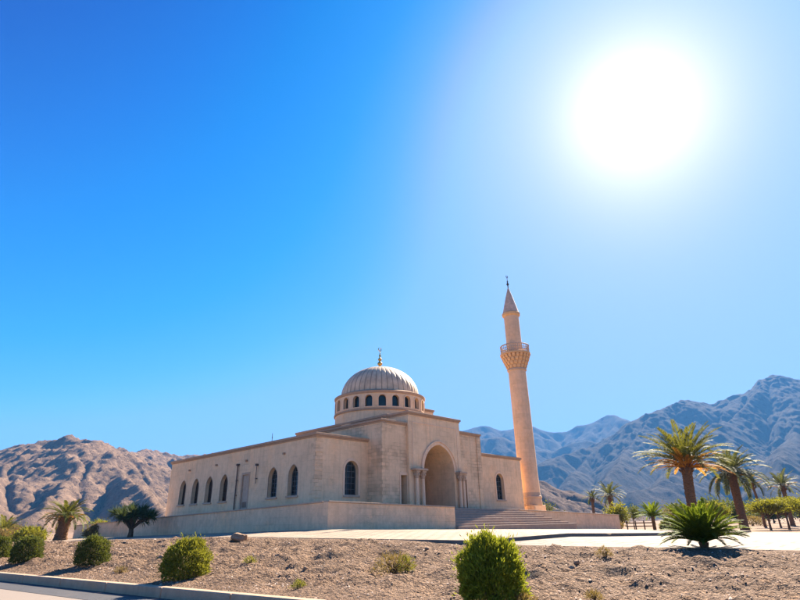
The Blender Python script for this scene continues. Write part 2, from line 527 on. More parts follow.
def grid_mesh(name, xs, ys, zf, mat, xyf, smooth=True):
    P, Q = np.meshgrid(xs, ys)
    X, Y = xyf(P, Q)
    Z = zf(X, Y)
    V = np.stack([X.ravel(), Y.ravel(), Z.ravel()], 1)
    nx, ny = len(xs), len(ys)
    i = (np.arange(ny - 1)[:, None] * nx + np.arange(nx - 1)[None, :]).ravel()
    F = np.stack([i, i + 1, i + nx + 1, i + nx], 1)
    return from_arrays(name, V, F, mat, None, smooth)

M['gravel'] = gravel('bank_gravel', (0.235, 0.148, 0.092), (0.075, 0.043, 0.026), (0.38, 0.258, 0.17))
M['sand'] = gravel('sandy_ground', (0.27, 0.175, 0.11), (0.20, 0.13, 0.082), (0.32, 0.22, 0.145), big=0.15, peb=12, bs=0.4)

def paving(name, base, sc, mort):
    m, nt, b, _ = new_mat(name)
    co = coords(nt, True)
    mp = node(nt, 'ShaderNodeMapping'); nt.links.new(co, mp.inputs[0]); mp.inputs['Rotation'].default_value = (0, 0, R(46))
    br = node(nt, 'ShaderNodeTexBrick', Scale=sc); nt.links.new(mp.outputs[0], br.inputs['Vector'])
    br.inputs['Color1'].default_value = (1, 1, 1, 1); br.inputs['Color2'].default_value = (0.8, 0.79, 0.77, 1); br.inputs['Mortar'].default_value = (mort, mort * 0.92, mort * 0.85, 1)
    br.inputs['Mortar Size'].default_value = 0.03; br.inputs['Mortar Smooth'].default_value = 0.3
    br.inputs['Brick Width'].default_value = 0.5; br.inputs['Row Height'].default_value = 0.34
    n1 = noise(nt, co, 0.35, 6, 0.6); n2 = noise(nt, co, 6.0, 5, 0.7)
    c = mixc(nt, 1.0, base, br.outputs['Color'], 'MULTIPLY')
    c = mixc(nt, 1.0, c, ramp(nt, n1, [(0.35, (0.78, 0.74, 0.7)), (0.6, (1, 1, 1))]), 'MULTIPLY')
    c = mixc(nt, 1.0, c, ramp(nt, n2, [(0.3, (0.82, 0.8, 0.78)), (0.6, (1, 1, 1))]), 'MULTIPLY')
    nt.links.new(c, b.inputs['Base Color']); b.inputs['Roughness'].default_value = 0.85
    bump(nt, b, mth(nt, 'ADD', mth(nt, 'MULTIPLY', br.outputs['Fac'], -1.0), mth(nt, 'MULTIPLY', n2, 0.8)), 0.5, 0.03)
    return m
M['plaza'] = paving('pale_paving', (0.42, 0.31, 0.21), 1.0, 0.22)
M['path'] = paving('pale_path_paving', (0.31, 0.235, 0.17), 0.6, 0.35)

k_dust = (0.27, 0.205, 0.15)
def road_shade(name='road_shade', k=(1.0, 1.0, 1.0)):
    m, nt, b, _ = new_mat(name)
    co = coords(nt, True)
    n1 = noise(nt, co, 0.5, 5, 0.6); n2 = noise(nt, co, 70, 3, 0.7)
    c = ramp(nt, n1, [(0.35, (0.085, 0.082, 0.08)), (0.65, (0.13, 0.122, 0.115))])
    c = mixc(nt, 0.5, c, ramp(nt, n2, [(0.3, (0.05, 0.05, 0.05)), (0.7, (0.22, 0.205, 0.19))]))
    nt.links.new(c, b.inputs['Base Color']); b.inputs['Roughness'].default_value = 0.8
    ck = node(nt, 'ShaderNodeTexVoronoi', Scale=0.8); ck.feature = 'DISTANCE_TO_EDGE'
    wv = nt.nodes.new('ShaderNodeVectorMath'); wv.operation = 'ADD'; nt.links.new(co, wv.inputs[0])
    ns_ = node(nt, 'ShaderNodeTexNoise', Scale=1.5, Detail=5); nt.links.new(co, ns_.inputs['Vector']); nt.links.new(ns_.outputs['Color'], wv.inputs[1]); nt.links.new(wv.outputs[0], ck.inputs['Vector'])
    c = mixc(nt, ramp(nt, ck.outputs['Distance'], [(0.0, (0.8, 0.8, 0.8)), (0.012, (0, 0, 0))]), c, (0.03, 0.028, 0.026))
    dust = noise(nt, co, 0.9, 6, 0.7)
    c = mixc(nt, ramp(nt, dust, [(0.5, (0, 0, 0)), (0.72, (0.6, 0.6, 0.6))]), c, (0.24, 0.19, 0.145))
    c = mixc(nt, 1.0, c, k, 'MULTIPLY') if k[0] <= 1 else mixc(nt, 0.75, c, k_dust)
    nt.links.new(c, b.inputs['Base Color'])
    bump(nt, b, n2, 0.4, 0.01)
    return m
M['road_shade'] = road_shade('road_shade', (0.42, 0.42, 0.45))  # darkened copy of the road surface, shadow put into its colour
M['dusty_road'] = road_shade('dusty_road', (2, 2, 2))
M['kerb'] = plaster('kerb_concrete', (0.50, 0.34, 0.225), patch=0.7, world=True)
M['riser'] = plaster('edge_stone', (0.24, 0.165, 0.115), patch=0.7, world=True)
M['gutter'] = plaster('gutter_concrete', (0.20, 0.17, 0.15), patch=0.6, world=True)

ps = np.concatenate([np.arange(-90, -34, 2.0), np.arange(-34, 22, 0.09), np.arange(22, 60, 2.0)])
bank = grid_mesh('gravel_bank', ps, np.concatenate([[-0.02], np.arange(0.02, 7.58, 0.085), [7.62]]), bank_z, M['gravel'], xy_of)
tag(bank, kind='structure')

def site_z(x, y):
    p, q = pq_of(x, y)
    z = plaza_z(x, y) - low_step(p) - 0.045 + fbm(x * 0.2, y * 0.2, 3) * 0.05 * sstep(20, 40, q)
    d = np.maximum(np.abs(p) - 70, q - 110)
    return z - 0.7 * sstep(0, 30, d) 
ps2 = np.arange(-100, 101, 1.25)
qs2 = np.concatenate([np.arange(7.58, 30, 0.8), np.arange(30, 142, 1.6)])
tag(grid_mesh('sandy_ground', ps2, qs2, site_z, M['sand'], xy_of), kind='structure')

# open desert out to the horizon
mb = MB(); mb.add([(-14000, -3000, -1.45), (14000, -3000, -1.45), (14000, 16000, -1.45), (-14000, 16000, -1.45)], [(0, 1, 2, 3)])
tag(mb.build('desert_ground', M['sand'], fix=False), kind='structure')

# road, its strip of painted shadow, and kerb run along the foot of the bank
def strip(name, q0, q1, z0, z1, mat, p0=-90.0, p1=60.0, bevel=0.0):
    m = MB(); n = 60
    for i in range(n):
        a, b = p0 + (p1 - p0) * i / n, p0 + (p1 - p0) * (i + 1) / n
        if bevel: b -= 0.025; a += 0.0
        c = [xy_of(a, q0), xy_of(b, q0), xy_of(b, q1), xy_of(a, q1)]
        m.add([(x, y, z0) for x, y in c] + [(x, y, z1) for x, y in c], [(0, 3, 2, 1), (4, 5, 6, 7), (0, 1, 5, 4), (1, 2, 6, 5), (2, 3, 7, 6), (3, 0, 4, 7)])
    o = m.build(name, mat, bevel=bevel, fix=False)
    return tag(o, kind='structure')
strip('road', -16.0, -0.25, -1.6, ROAD_Z, M['dusty_road'])
strip('road_shadow_strip', -1.25, -0.25, -1.5, ROAD_Z + 0.006, M['road_shade'])  # shadow beside the kerb, painted as a dark strip over the road
strip('kerb', -0.25, 0.0, -1.7, -0.95, M['kerb'], bevel=0.02)

# paved terrace in front of the mosque and the lower path beside it
def paved(name, pe, qfun0, qfun1, zf, mat, thick, n=40):
    pe = np.asarray(pe); T = np.linspace(0, 1, n)
    q0, q1 = qfun0(pe), qfun1(pe)
    P = np.repeat(pe[None, :], n, 0); Q = q0[None, :] + (q1 - q0)[None, :] * (T[:, None] ** 1.6)
    X, Y = xy_of(P, Q); Z = zf(X, Y)
    nx = len(pe)
    V = np.stack([X.ravel(), Y.ravel(), Z.ravel()], 1)
    i = (np.arange(n - 1)[:, None] * nx + np.arange(nx - 1)[None, :]).ravel()
    F = np.stack([i, i + 1, i + nx + 1, i + nx], 1)
    # front edge riser
    V2 = np.stack([X[0], Y[0], Z[0] - thick], 1)
    b = len(V); j = np.arange(nx - 1)
    F2 = np.stack([b + j, b + j + 1, j + 1, j], 1)
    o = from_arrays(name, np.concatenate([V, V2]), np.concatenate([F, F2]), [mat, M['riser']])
    o.data.polygons.foreach_set('material_index', [0] * len(F) + [1] * len(F2))
    return tag(o, kind='structure')
plaza = paved('plaza', np.concatenate([np.arange(-60, -1.3, 0.6), np.arange(-1.2, 3.5, 0.1)]), plaza_edge_q, lambda p: np.maximum(plaza_edge_q(p) + 0.5, np.where(p < -14, 15.0, 44.0 - np.clip(p + 14, 0, 40) * 0.3)),
      lambda x, y: plaza_z(x, y) + 0.005, M['plaza'], 0.2, 60)
path = paved('path', np.arange(-4.5, 60, 0.4), lambda p: np.full_like(p, 7.55), lambda p: np.where(p < 14, 42.0, np.clip(42 - (p - 14) * 1.2, 30, 42)), lambda x, y: plaza_z(x, y) - low_step(pq_of(x, y)[0]) - 0.012, M['path'], 0.1, 40)

# ------------------------------------------------------------------ mountains
def seg_height(X, Y, lines):
    H = np.full(X.shape, -1e9)
    for pts, L, pw in lines:
        for (x0, y0, z0), (x1, y1, z1) in zip(pts[:-1], pts[1:]):
            dx, dy = x1 - x0, y1 - y0
            t = np.clip(((X - x0) * dx + (Y - y0) * dy) / (dx * dx + dy * dy), 0, 1)
            d = np.hypot(X - x0 - t * dx, Y - y0 - t * dy)
            z = z0 + (z1 - z0) * t
            h = z * np.clip(1 - d / (L * np.maximum(z, 4)), 0, 1) ** pw
            H = np.maximum(H, h)
    return H
def erode(Z, dx, iters, K, D=0.12, talus=0.85):
    """rain erosion: flow is gathered down the steepest neighbour and cuts gullies"""
    ny, nx = Z.shape; N = ny * nx
    idx = np.arange(N).reshape(ny, nx)
    offs = [(-1, 0, 1.0), (1, 0, 1.0), (0, -1, 1.0), (0, 1, 1.0), (-1, -1, 1.4142), (-1, 1, 1.4142), (1, -1, 1.4142), (1, 1, 1.4142)]
    for it in range(iters):
        Pd = np.pad(Z, 1, mode='edge'); Ip = np.pad(idx, 1, mode='edge')
        best = np.zeros_like(Z); rec = idx.copy()
        for oy, ox, l in offs:
            sl = (Z - Pd[1 + oy:1 + oy + ny, 1 + ox:1 + ox + nx]) / (l * dx)
            m = sl > best; best = np.where(m, sl, best); rec = np.where(m, Ip[1 + oy:1 + oy + ny, 1 + ox:1 + ox + nx], rec)
        r = rec.ravel(); p = np.append(np.where(r == np.arange(N), N, r), N)
        acc = np.ones(N + 1); acc[N] = 0
        for k in range(10):
            add = np.bincount(p, weights=acc, minlength=N + 1); add[N] = 0
            acc = acc + add; p = p[p]
        A = acc[:N].reshape(ny, nx) * dx * dx
        dz = np.minimum(K * np.sqrt(A) * best, 0.3 * best * dx)
        Z = Z - dz
        Pd = np.pad(Z, 1, mode='edge')
        lap = (Pd[:-2, 1:-1] + Pd[2:, 1:-1] + Pd[1:-1, :-2] + Pd[1:-1, 2:]) - 4 * Z
        Z = Z + D * lap * np.where(best > talus, 1.6, 0.35)
    return Z
def mountain(name, x0, x1, y0, y1, dx, lines, ns, amp, mat, warp, seed, iters=40, K=0.01, fine=1.0, D=0.1, smooth=False):
    xs = np.arange(x0, x1 + dx, dx); ys = np.arange(y0, y1 + dx, dx)
    X, Y = np.meshgrid(xs, ys)
    wx = fbm(X / ns * 0.7 + seed, Y / ns * 0.7, 4) * warp; wy = fbm(X / ns * 0.7 + 50 + seed, Y / ns * 0.7 + 9, 4) * warp
    H = np.maximum(seg_height(X + wx, Y + wy, lines), 0)
    k = np.clip(H / (np.max(H) * 0.2), 0, 1)
    Z = H + amp * fbm(X / ns + seed, Y / ns + seed * 0.3, 6, 0.55) * k
    Z = erode(Z, dx, iters, K, D)
    Z = Z + fine * k * (1.6 * (ridged(X / (dx * 24) + seed + 3, Y / (dx * 24), 4, 0.62) - 1.0) + ridged(X / (dx * 9) + seed, Y / (dx * 9), 4, 0.6) - 1.0 + 0.5 * fbm(X / (dx * 3), Y / (dx * 3), 3, 0.6))
    edge = np.minimum(np.minimum(X - x0, x1 - X), np.minimum(Y - y0, y1 - Y))
    Z = np.where(edge < dx * 0.5, -3.0, Z - 1.8)
    nx = len(xs); nd = len(ys)
    V = np.stack([X.ravel(), Y.ravel(), Z.ravel()], 1)
    i = (np.arange(nd - 1)[:, None] * nx + np.arange(nx - 1)[None, :]).ravel()
    F = np.stack([i, i + 1, i + nx + 1, i + nx], 1)
    zf = Z.ravel()[F].max(1)
    F = F[zf > -1.75]                       # nothing buried below the plain
    return tag(from_arrays(name, V, F, mat, None, smooth), kind='structure')

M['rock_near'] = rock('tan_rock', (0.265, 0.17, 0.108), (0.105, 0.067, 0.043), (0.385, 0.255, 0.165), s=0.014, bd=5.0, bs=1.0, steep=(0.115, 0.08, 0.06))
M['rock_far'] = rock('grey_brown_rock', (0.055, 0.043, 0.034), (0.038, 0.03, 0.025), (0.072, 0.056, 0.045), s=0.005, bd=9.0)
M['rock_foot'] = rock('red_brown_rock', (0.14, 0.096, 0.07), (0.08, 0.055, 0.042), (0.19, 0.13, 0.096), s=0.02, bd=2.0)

LC = [(-720,700,77),(-705,760,102),(-671,800,114),(-598,800,119),(-554,800,122),(-496,800,129),(-470,800,130),(-444,780,125)]
LC2 = [(-444,780,125),(-459,860,124),(-504,1000,137),(-504,1080,146),(-472,1100,143),(-438,1120,142),(-397,1150,147),(-300,1150,130),(-215,1150,106),(-90,1150,47)]
LS = [[(-453,790,126),(-406,690,80),(-363,590,45),(-306,470,20)], [(-447,785,125),(-345,680,70),(-255,560,36),(-184,450,12)],
      [(-561,800,121),(-465,640,66),(-372,480,26)], [(-511,800,127),(-479,730,85),(-414,600,41)],
      [(-504,1000,137),(-413,900,81),(-333,780,43)], [(-472,1100,143),(-375,950,76),(-290,800,37)]]
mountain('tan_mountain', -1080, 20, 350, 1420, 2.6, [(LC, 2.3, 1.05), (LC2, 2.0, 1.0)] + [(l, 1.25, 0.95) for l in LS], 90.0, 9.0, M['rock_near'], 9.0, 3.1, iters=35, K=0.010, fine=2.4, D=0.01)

RC = [(126,2000,27),(306,2000,73),(427,2050,121),(539,2100,187),(625,2150,239),(820,2250,305),(955,2300,370),(1027,2300,409),(1123,2350,452),(1344,2450,519),(1411,2450,511),(1488,2450,535),(1611,2450,559),(1690,2450,589),(1752,2450,607),(1880,2450,592),(2150,2450,558),(2542,2450,485),(2754,2300,319)]
RS = [[(1751,2450,604),(1374,2150,421),(1068,1900,287),(776,1600,152),(524,1300,63)], [(1122,2350,450),(854,2000,253),(567,1600,120),(394,1300,44)],
      [(1880,2450,592),(1407,1900,298),(1004,1500,156),(689,1150,56)], [(1343,2450,517),(1060,2000,267),(798,1500,95)],
      [(2197,2450,557),(1527,1800,262),(958,1250,85),(665,950,26)], [(819,2250,303),(590,1900,161),(417,1600,77)]]
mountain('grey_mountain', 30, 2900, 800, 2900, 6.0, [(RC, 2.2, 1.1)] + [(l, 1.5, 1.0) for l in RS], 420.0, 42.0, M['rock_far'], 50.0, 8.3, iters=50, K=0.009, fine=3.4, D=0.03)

FC = [(-204,650,30),(-90,650,46),(-4,650,54),(79,650,64),(126,650,59),(160,650,47),(181,650,34),(193,620,19),(199,580,6)]
mountain('brown_foothill', -330, 380, 440, 900, 3.0, [(FC, 2.6, 1.15)], 90.0, 9.0, M['rock_foot'], 12.0, 5.7, iters=40, K=0.026, fine=1.2, D=0.03)

MC = [(-720,2880,224),(-240,2880,264),(194,2880,296),(356,2880,370),(438,2880,399),(520,2880,416),(582,2880,397),(674,2880,358),(776,2880,336),(913,2880,365),(1050,2880,393),(1272,2880,441),(1840,2880,448)]
mountain('middle_range', -1300, 2300, 2050, 3500, 12.0, [(MC, 2.4, 1.2)], 420.0, 50.0, M['rock_far'], 60.0, 1.9, iters=40, K=0.02, fine=4.0, D=0.03)
XC = [(-1080,3600,252),(-504,3600,310),(-19,3600,419),(249,3600,524),(400,3600,587),(489,3600,605),(575,3600,587),(654,3600,566),(792,3600,606),(871,3600,588),(976,3600,563),(1057,3600,571),(1164,3600,612),(1283,3600,644),(1395,3600,662),(1485,3600,636),(1662,3600,576),(1990,3600,544),(2592,3600,360)]
mountain('far_range', -1600, 3000, 2700, 4500, 14.0, [(XC, 2.4, 1.2)], 520.0, 50.0, M['rock_far'], 60.0, 4.4, iters=40, K=0.02, fine=4.0, D=0.03)

# ------------------------------------------------------------------ the mosque (local x along the front, y to the back)
HEAD = R(46.0)
mosque = empty('mosque', (CX, CY, 0), HEAD, 'pale sandstone mosque with a ribbed dome and a tall arched portal', 'mosque')
FRONT = lambda a, d, z: (a, d, z)
SIDE = lambda a, d, z: (d, a, z)
def front_at(y0): return lambda a, d, z: (a, y0 + d, z)

def arch(cx, w, z0, zs, kind='round', n=16, grow=0.0, R_=0.72):
    """outline of an arched opening: sill z0, springing zs"""
    h = w / 2 + grow
    pts = [(cx - h, z0 - grow), (cx + h, z0 - grow)]
    if kind == 'round':
        for i in range(n + 1):
            a = math.pi * i / n
            pts.append((cx + h * math.cos(a), zs + h * math.sin(a)))
    else:
        rr = w * R_ + grow; off = w * R_ - w / 2
        am = math.acos(off / rr)
        m = n // 2
        for i in range(m + 1): 
            a = am * i / m; pts.append((cx - off + rr * math.cos(a), zs + rr * math.sin(a)))
        for i in range(1, m + 1):
            a = am * (1 - i / m); pts.append((cx + off - rr * math.cos(a), zs + rr * math.sin(a)))
    return pts

W, DPT, ROOF = 22.7, 20.2, 5.42
body = MB(); body.box(0, W, 0, DPT, 0.3, ROOF)
main_wall = body.build('wall', M['plaster'], mosque)
cut = MB()
SIDE_WIN = [(2.22, 'glass'), (4.5, 'glass'), (10.85, 'wood'), (13.1, 'wood'), (15.3, 'wood'), (17.5, 'wood')]
FRONT_WIN = [2.87, 19.25]
for t, k in SIDE_WIN: cut.prism(arch(t, 1.02, 2.02, 3.15, 'pointed'), SIDE, -0.3, 0.38)
for s in FRONT_WIN: cut.prism(arch(s, 1.12, 2.0, 3.5, 'round'), FRONT, -0.3, 0.36)
cut.box(-0.3, 0.12, 7.42, 8.36, 1.42, 3.7)
cut.box(6.61, 12.26, -0.5, 4.6, 0.0, 6.0)
carve(main_wall, cut)

def make_window(a, w, z0, zs, kind, f, depth, glass, trim):
    fr = MB()
    if trim:
        fr.ring_prism(arch(a, w, z0, zs, kind), arch(a, w, z0, zs, kind, grow=0.15), f, -0.045, 0.05)
    else:
        fr.ring_prism(arch(a, w - 0.0, z0, zs, kind), arch(a, w, z0, zs, kind, grow=0.05), f, -0.015, 0.05)
    win = fr.build('window', M['trim'] if trim else M['coping'], mosque, bevel=0.01)
    pn = MB(); pn.prism(arch(a, w, z0, zs, kind, grow=-0.005), f, depth - 0.05, depth - 0.02)
    pn.build('pane', M['glass'] if glass else M['shutter'], win)
    gr = MB()
    gr.ring_prism(arch(a, w, z0, zs, kind, grow=-0.055), arch(a, w, z0, zs, kind, grow=-0.002), f, depth - 0.1, depth - 0.03)
    top = zs + w * 0.42
    def bar(a0, a1, q0, q1):
        p = [(a0, q0), (a1, q0), (a1, q1), (a0, q1)]
        gr.prism(p, f, depth - 0.085, depth - 0.055)
    nv, nh = (2, 5) if glass else (4, 8)
    bw = 0.014 if glass else 0.024
    for i in range(1, nv + 1):
        x = a - w / 2 + w * i / (nv + 1); hh = top + (0.0 if nv > 2 or True else 0)
        e = abs(x - a) / (w / 2); tt = zs + (w / 2) * math.sqrt(max(0, 1 - e * e)) * 1.02
        bar(x - bw, x + bw, z0, tt)
    for j in range(1, nh + 1):
        z = z0 + (top - z0) * j / (nh + 0.5)
        hw = w / 2 if z < zs else (w / 2) * math.sqrt(max(0.05, 1 - ((z - zs) / (w / 2 * 1.15)) ** 2))
        bar(a - hw, a + hw, z - bw, z + bw)
    gr.build('grille', M['bar'] if glass else M['wood'], win)
    sl = MB(); b0 = f(a - w / 2 - 0.12, -0.09, z0 - 0.13); b1 = f(a + w / 2 + 0.12, depth - 0.08, z0 - 0.012)
    sl.box(min(b0[0], b1[0]), max(b0[0], b1[0]), min(b0[1], b1[1]), max(b0[1], b1[1]), b0[2], b1[2])
    sl.build('sill', M['coping'], win, bevel=0.012)
    return win
for t, k in SIDE_WIN: make_window(t, 1.02, 2.02, 3.15, 'pointed', SIDE, 0.36, k == 'glass', False)
for s in FRONT_WIN: make_window(s, 1.12, 2.0, 3.5, 'round', FRONT, 0.34, True, True)

pd = MB(); pd.box(0.07, 0.11, 7.44, 8.34, 1.44, 3.68)
door = pd.build('blocked_door', M['panel'], mosque)
fr = MB(); fr.ring_prism([(7.48, 1.44), (8.3, 1.44), (8.3, 3.62), (7.48, 3.62)], [(7.34, 1.34), (8.44, 1.34), (8.44, 3.78), (7.34, 3.78)], SIDE, -0.03, 0.09)
fr.build('door_frame', M['coping'], door, bevel=0.01)
gv = MB()
for k in range(7): gv.box(0.045, 0.068, 7.6, 8.18, 1.52 + 0.05 * k, 1.545 + 0.05 * k)
gv.build('vent_slats', M['pipe'], door)

def pipe(t, z0, z1, r):
    m = MB(); m.tube([(-0.1, t, z0), (-0.1, t, z1)], r, 8)
    for z in np.arange(z0 + 0.3, z1, 1.0): m.box(-0.13, 0.0, t - r - 0.03, t + r + 0.03, z, z + 0.05)
    m.box(-0.2, -0.002, t - r - 0.04, t + r + 0.04, z1, z1 + 0.14)
    m.build('drain_pipe', M['pipe'], mosque, smooth=False)
pipe(8.95, 1.0, 4.3, 0.045)
pipe(6.42, 2.95, 4.1, 0.022)

# small wall fittings
for t, z in ((3.3, 4.55), (7.9, 4.5), (12.2, 4.55), (16.6, 4.5)):
    m = MB(); m.box(-0.16, 0.02, t - 0.07, t + 0.07, z, z + 0.13); m.build('wall_spout', M['cornice'], mosque, bevel=0.01)

def cornice(x0, x1, y0, y1, z, o=0.13, h=0.15, name='cornice'):
    m = MB(); m.box(x0 - o, x1 + o, y0 - o, y1 + o, z + 0.002, z + h); m.box(x0 - o * 0.45, x1 + o * 0.45, y0 - o * 0.45, y1 + o * 0.45, z - 0.1, z + 0.001)
    return m.build(name, M['cornice'], mosque, bevel=0.015)
cornice(0, W, 0, DPT, ROOF)

# rough corner blocks
random.seed(5)
for (x, y, dx, dy) in ((0, 0, 1, 1),):
    m = MB(); z = 1.0
    while z < ROOF - 0.15:
        h = random.uniform(0.19, 0.3); h = min(h, ROOF - 0.12 - z)
        a, b = random.choice(((0.55, 0.25), (0.3, 0.5), (0.42, 0.34)))
        o = random.uniform(0.008, 0.03)
        m.box(x - o, x + a, y - o, y + b, z + 0.006, z + h - 0.006); z += h
    m.build('corner_stone', M['stone'], mosque, bevel=0.02)

# shoulder block and projecting portal
B0, B1, BY, BZ = 4.25, 15.0, -1.3, 6.6
C0, C1, CYY, CZ = 6.62, 12.25, -1.5, 7.38
m = MB(); m.box(B0, B1, BY, 5.4, 0.3, BZ)
shoulder = m.build('shoulder_wall', M['stone'], mosque)
cut = MB(); cut.box(C0 - 0.01, C1 + 0.01, -3, 4.6, 0.0, 7.0)
for s in (6.28, 12.68): cut.box(s - 0.29, s + 0.29, -3, -0.55, 1.0, 3.25)
carve(shoulder, cut)
cornice(B0, B1, BY, 5.4, BZ, 0.12, 0.14)
m = MB(); m.box(C0, C1, CYY, 4.59, 0.3, CZ)
portal = m.build('portal_wall', M['plaster'], mosque)
AC, AW, AZ, AS = 9.72, 3.3, 1.0, 3.62
cut = MB(); cut.prism(arch(AC, AW, AZ - 0.3, AS, 'pointed', 28, R_=0.56), FRONT, -3.0, 3.6)
carve(portal, cut)
cornice(C0, C1, CYY, 0.5, CZ, 0.12, 0.15)
trim = MB()
def arc_ring(cx, w, zs, g0, g1, n=28, R_=0.56):
    i = arch(cx, w, AZ, zs, 'pointed', n, g0, R_)[2:]; o = arch(cx, w, AZ, zs, 'pointed', n, g1, R_)[2:]
    return i, o
def arc_band(mbld, g0, g1, y0, y1):
    i, o = arc_ring(AC, AW, AS, g0, g1)
    n = len(i)
    vs = [(a, y0, z) for a, z in i] + [(a, y0, z) for a, z in o] + [(a, y1, z) for a, z in i] + [(a, y1, z) for a, z in o]
    fs = [(0, 2 * n, 3 * n, n), (n - 1, 2 * n - 1, 4 * n - 1, 3 * n - 1)]
    for k in range(n - 1):
        fs += [(k, n + k, n + k + 1, k + 1), (2 * n + k, 2 * n + k + 1, 3 * n + k + 1, 3 * n + k), (k, k + 1, 2 * n + k + 1, 2 * n + k), (n + k, 3 * n + k, 3 * n + k + 1, n + k + 1)]
    mbld.add(vs, fs)
arc_band(trim, 0.002, 0.2, CYY - 0.06, CYY + 0.3)
arc_band(trim, 0.202, 0.29, CYY - 0.12, CYY + 0.1)
trim.build('arch_trim', M['trim'], mosque, bevel=0.012)
# inner arch on the back wall of the porch
m = MB(); m.prism(arch(AC, 1.7, 1.0, 2.7, 'pointed', 18, R_=0.56), front_at(3.6), -0.06, 0.0)
inner = m.build('inner_door', M['wood'], mosque)
m = MB(); m.ring_prism(arch(AC, 1.7, 1.0, 2.7, 'pointed', 18, R_=0.56), arch(AC, 1.7, 1.0, 2.7, 'pointed', 18, 0.2, R_=0.56), front_at(3.6), -0.1, -0.002)
m.build('door_frame', M['trim'], inner, bevel=0.01)
for k in (-1, 1):
    m = MB(); m.lathe([(0.035, 0), (0.05, 0.03), (0.035, 0.06)], 10); h = m.build('handle', M['gold'], inner); h.location = (AC + 0.1 * k, 3.5, 1.95)

def column(s, y, r=0.125):
    m = MB(); m.lathe([(r * 1.02, 1.3), (r, 1.6), (r * 0.9, 3.0), (r * 0.9, 3.06)], 18, s, y)
    c = m.build('column', M['trim'], mosque, smooth=True, angle=0.7)
    m = MB(); m.box(s - r * 1.5, s + r * 1.5, y - r * 1.5, y + r * 1.5, 0.9, 1.16); m.lathe([(r * 1.45, 1.162), (r * 1.5, 1.2), (r * 1.2, 1.26), (r * 1.25, 1.3)], 16, s, y)
    m.build('base', M['coping'], c, bevel=0.01)
    m = MB(); m.lathe([(r * 0.95, 3.06), (r * 1.2, 3.1), (r * 1.05, 3.14), (r * 1.25, 3.26), (r * 1.4, 3.42), (r * 1.45, 3.44)], 16, s, y); m.box(s - r * 1.5, s + r * 1.5, y - r * 1.5, y + r * 1.5, 3.442, 3.56)
    for i in range(8):
        a = i * math.pi / 4
        m.lathe([(0.03, 3.22), (0.05, 3.3), (0.045, 3.37), (0.01, 3.4)], 6, s + r * 1.35 * math.cos(a), y + r * 1.35 * math.sin(a))
    m.build('capital', M['coping'], c, bevel=0.008)
for s in (7.12, 7.72, 11.72, 12.12): column(s, CYY - 0.22)
for a0, a1 in ((6.75, 8.0), (11.45, 12.3)):
    m = MB(); m.box(a0, a1, CYY - 0.5, CYY - 0.002, 3.562, 3.7); m.build('impost_band', M['coping'], mosque, bevel=0.02)
for s in (6.28, 12.68):
    m = MB(); m.box(s - 0.27, s + 0.27, -0.62, -0.57, 0.95, 3.24)
    dr = m.build('side_door', M['wood'], mosque)
    m = MB(); m.ring_prism([(s - 0.29, 1.0), (s + 0.29, 1.0), (s + 0.29, 3.25), (s - 0.29, 3.25)], [(s - 0.4, 0.9), (s + 0.33, 0.9), (s + 0.33, 3.42), (s - 0.4, 3.42)] if s < 9 else [(s - 0.33, 0.9), (s + 0.4, 0.9), (s + 0.4, 3.42), (s - 0.33, 3.42)], FRONT, BY - 0.05, BY + 0.06)
    m.build('door_frame', M['trim'], dr, bevel=0.01)
# raised frame panel on the portal face
m = MB()
m.ring_prism([(C0 + 0.45, 0.9), (C1 - 0.4, 0.9), (C1 - 0.4, CZ - 0.62), (C0 + 0.45, CZ - 0.62)], [(C0 + 0.36, 0.8), (C1 - 0.31, 0.8), (C1 - 0.31, CZ - 0.53), (C0 + 0.36, CZ - 0.53)], FRONT, CYY - 0.03, CYY + 0.03)
m.build('portal_moulding', M['trim'], mosque, bevel=0.01)
# pilasters at the ends of the shoulder block
for a0, a1 in ((B0 - 0.02, B0 + 0.5), (B1 - 0.5, B1 + 0.02)):
    m = MB(); m.box(a0, a1, BY - 0.09, BY + 0.02, 0.4, BZ - 0.12); m.build('pilaster', M['stone'], mosque, bevel=0.02)

# hall behind the portal, carrying the drum
m = MB(); m.box(C0 - 0.05, 14.4, 0.52, 11.5, 5.6, CZ + 0.04)
m.build('hall_wall', M['plaster'], mosque)
cornice(C0 - 0.05, 14.4, 0.52, 11.5, CZ + 0.04, 0.12, 0.16)
DS, DT = 10.15, 5.0
m = MB(); m.box(DS - 0.6, DS + 3.35, DT - 2.9, DT + 2.9, 7.3, 8.86); m.build('drum_base', M['plaster'], mosque)
cornice(DS - 0.6, DS + 3.35, DT - 2.9, DT + 2.9, 8.86, 0.1, 0.12)
DR = 3.68
m = MB(); m.lathe([(DR, 7.3), (DR, 9.72)], 132, DS, DT)
drum = m.build('drum', M['plaster'], mosque, smooth=True, angle=0.5)
NW = 22
cut = MB()
def radial(a):
    ca, sa = math.cos(a), math.sin(a)
    return lambda x, d, z: (DS + ca * d - sa * x, DT + sa * d + ca * x, z)
for i in range(NW): cut.prism(arch(0, 0.58, 8.6, 9.2, 'round', 10), radial(2 * math.pi * i / NW), DR - 0.32, DR + 0.4)
carve(drum, cut)
for p in drum.data.polygons: p.use_smooth = False
for i in range(NW):
    f = radial(2 * math.pi * i / NW)
    m = MB(); m.prism(arch(0, 0.59, 8.59, 9.2, 'round', 10), f, DR - 0.34, DR - 0.28)
    pn = m.build('drum_window', M['glass'], drum)
    m = MB(); m.ring_prism(arch(0, 0.58, 8.6, 9.2, 'round', 10), arch(0, 0.58, 8.6, 9.2, 'round', 10, 0.07), f, DR - 0.06, DR + 0.03)
    m.build('window_frame', M['trim'], pn)
m = MB()
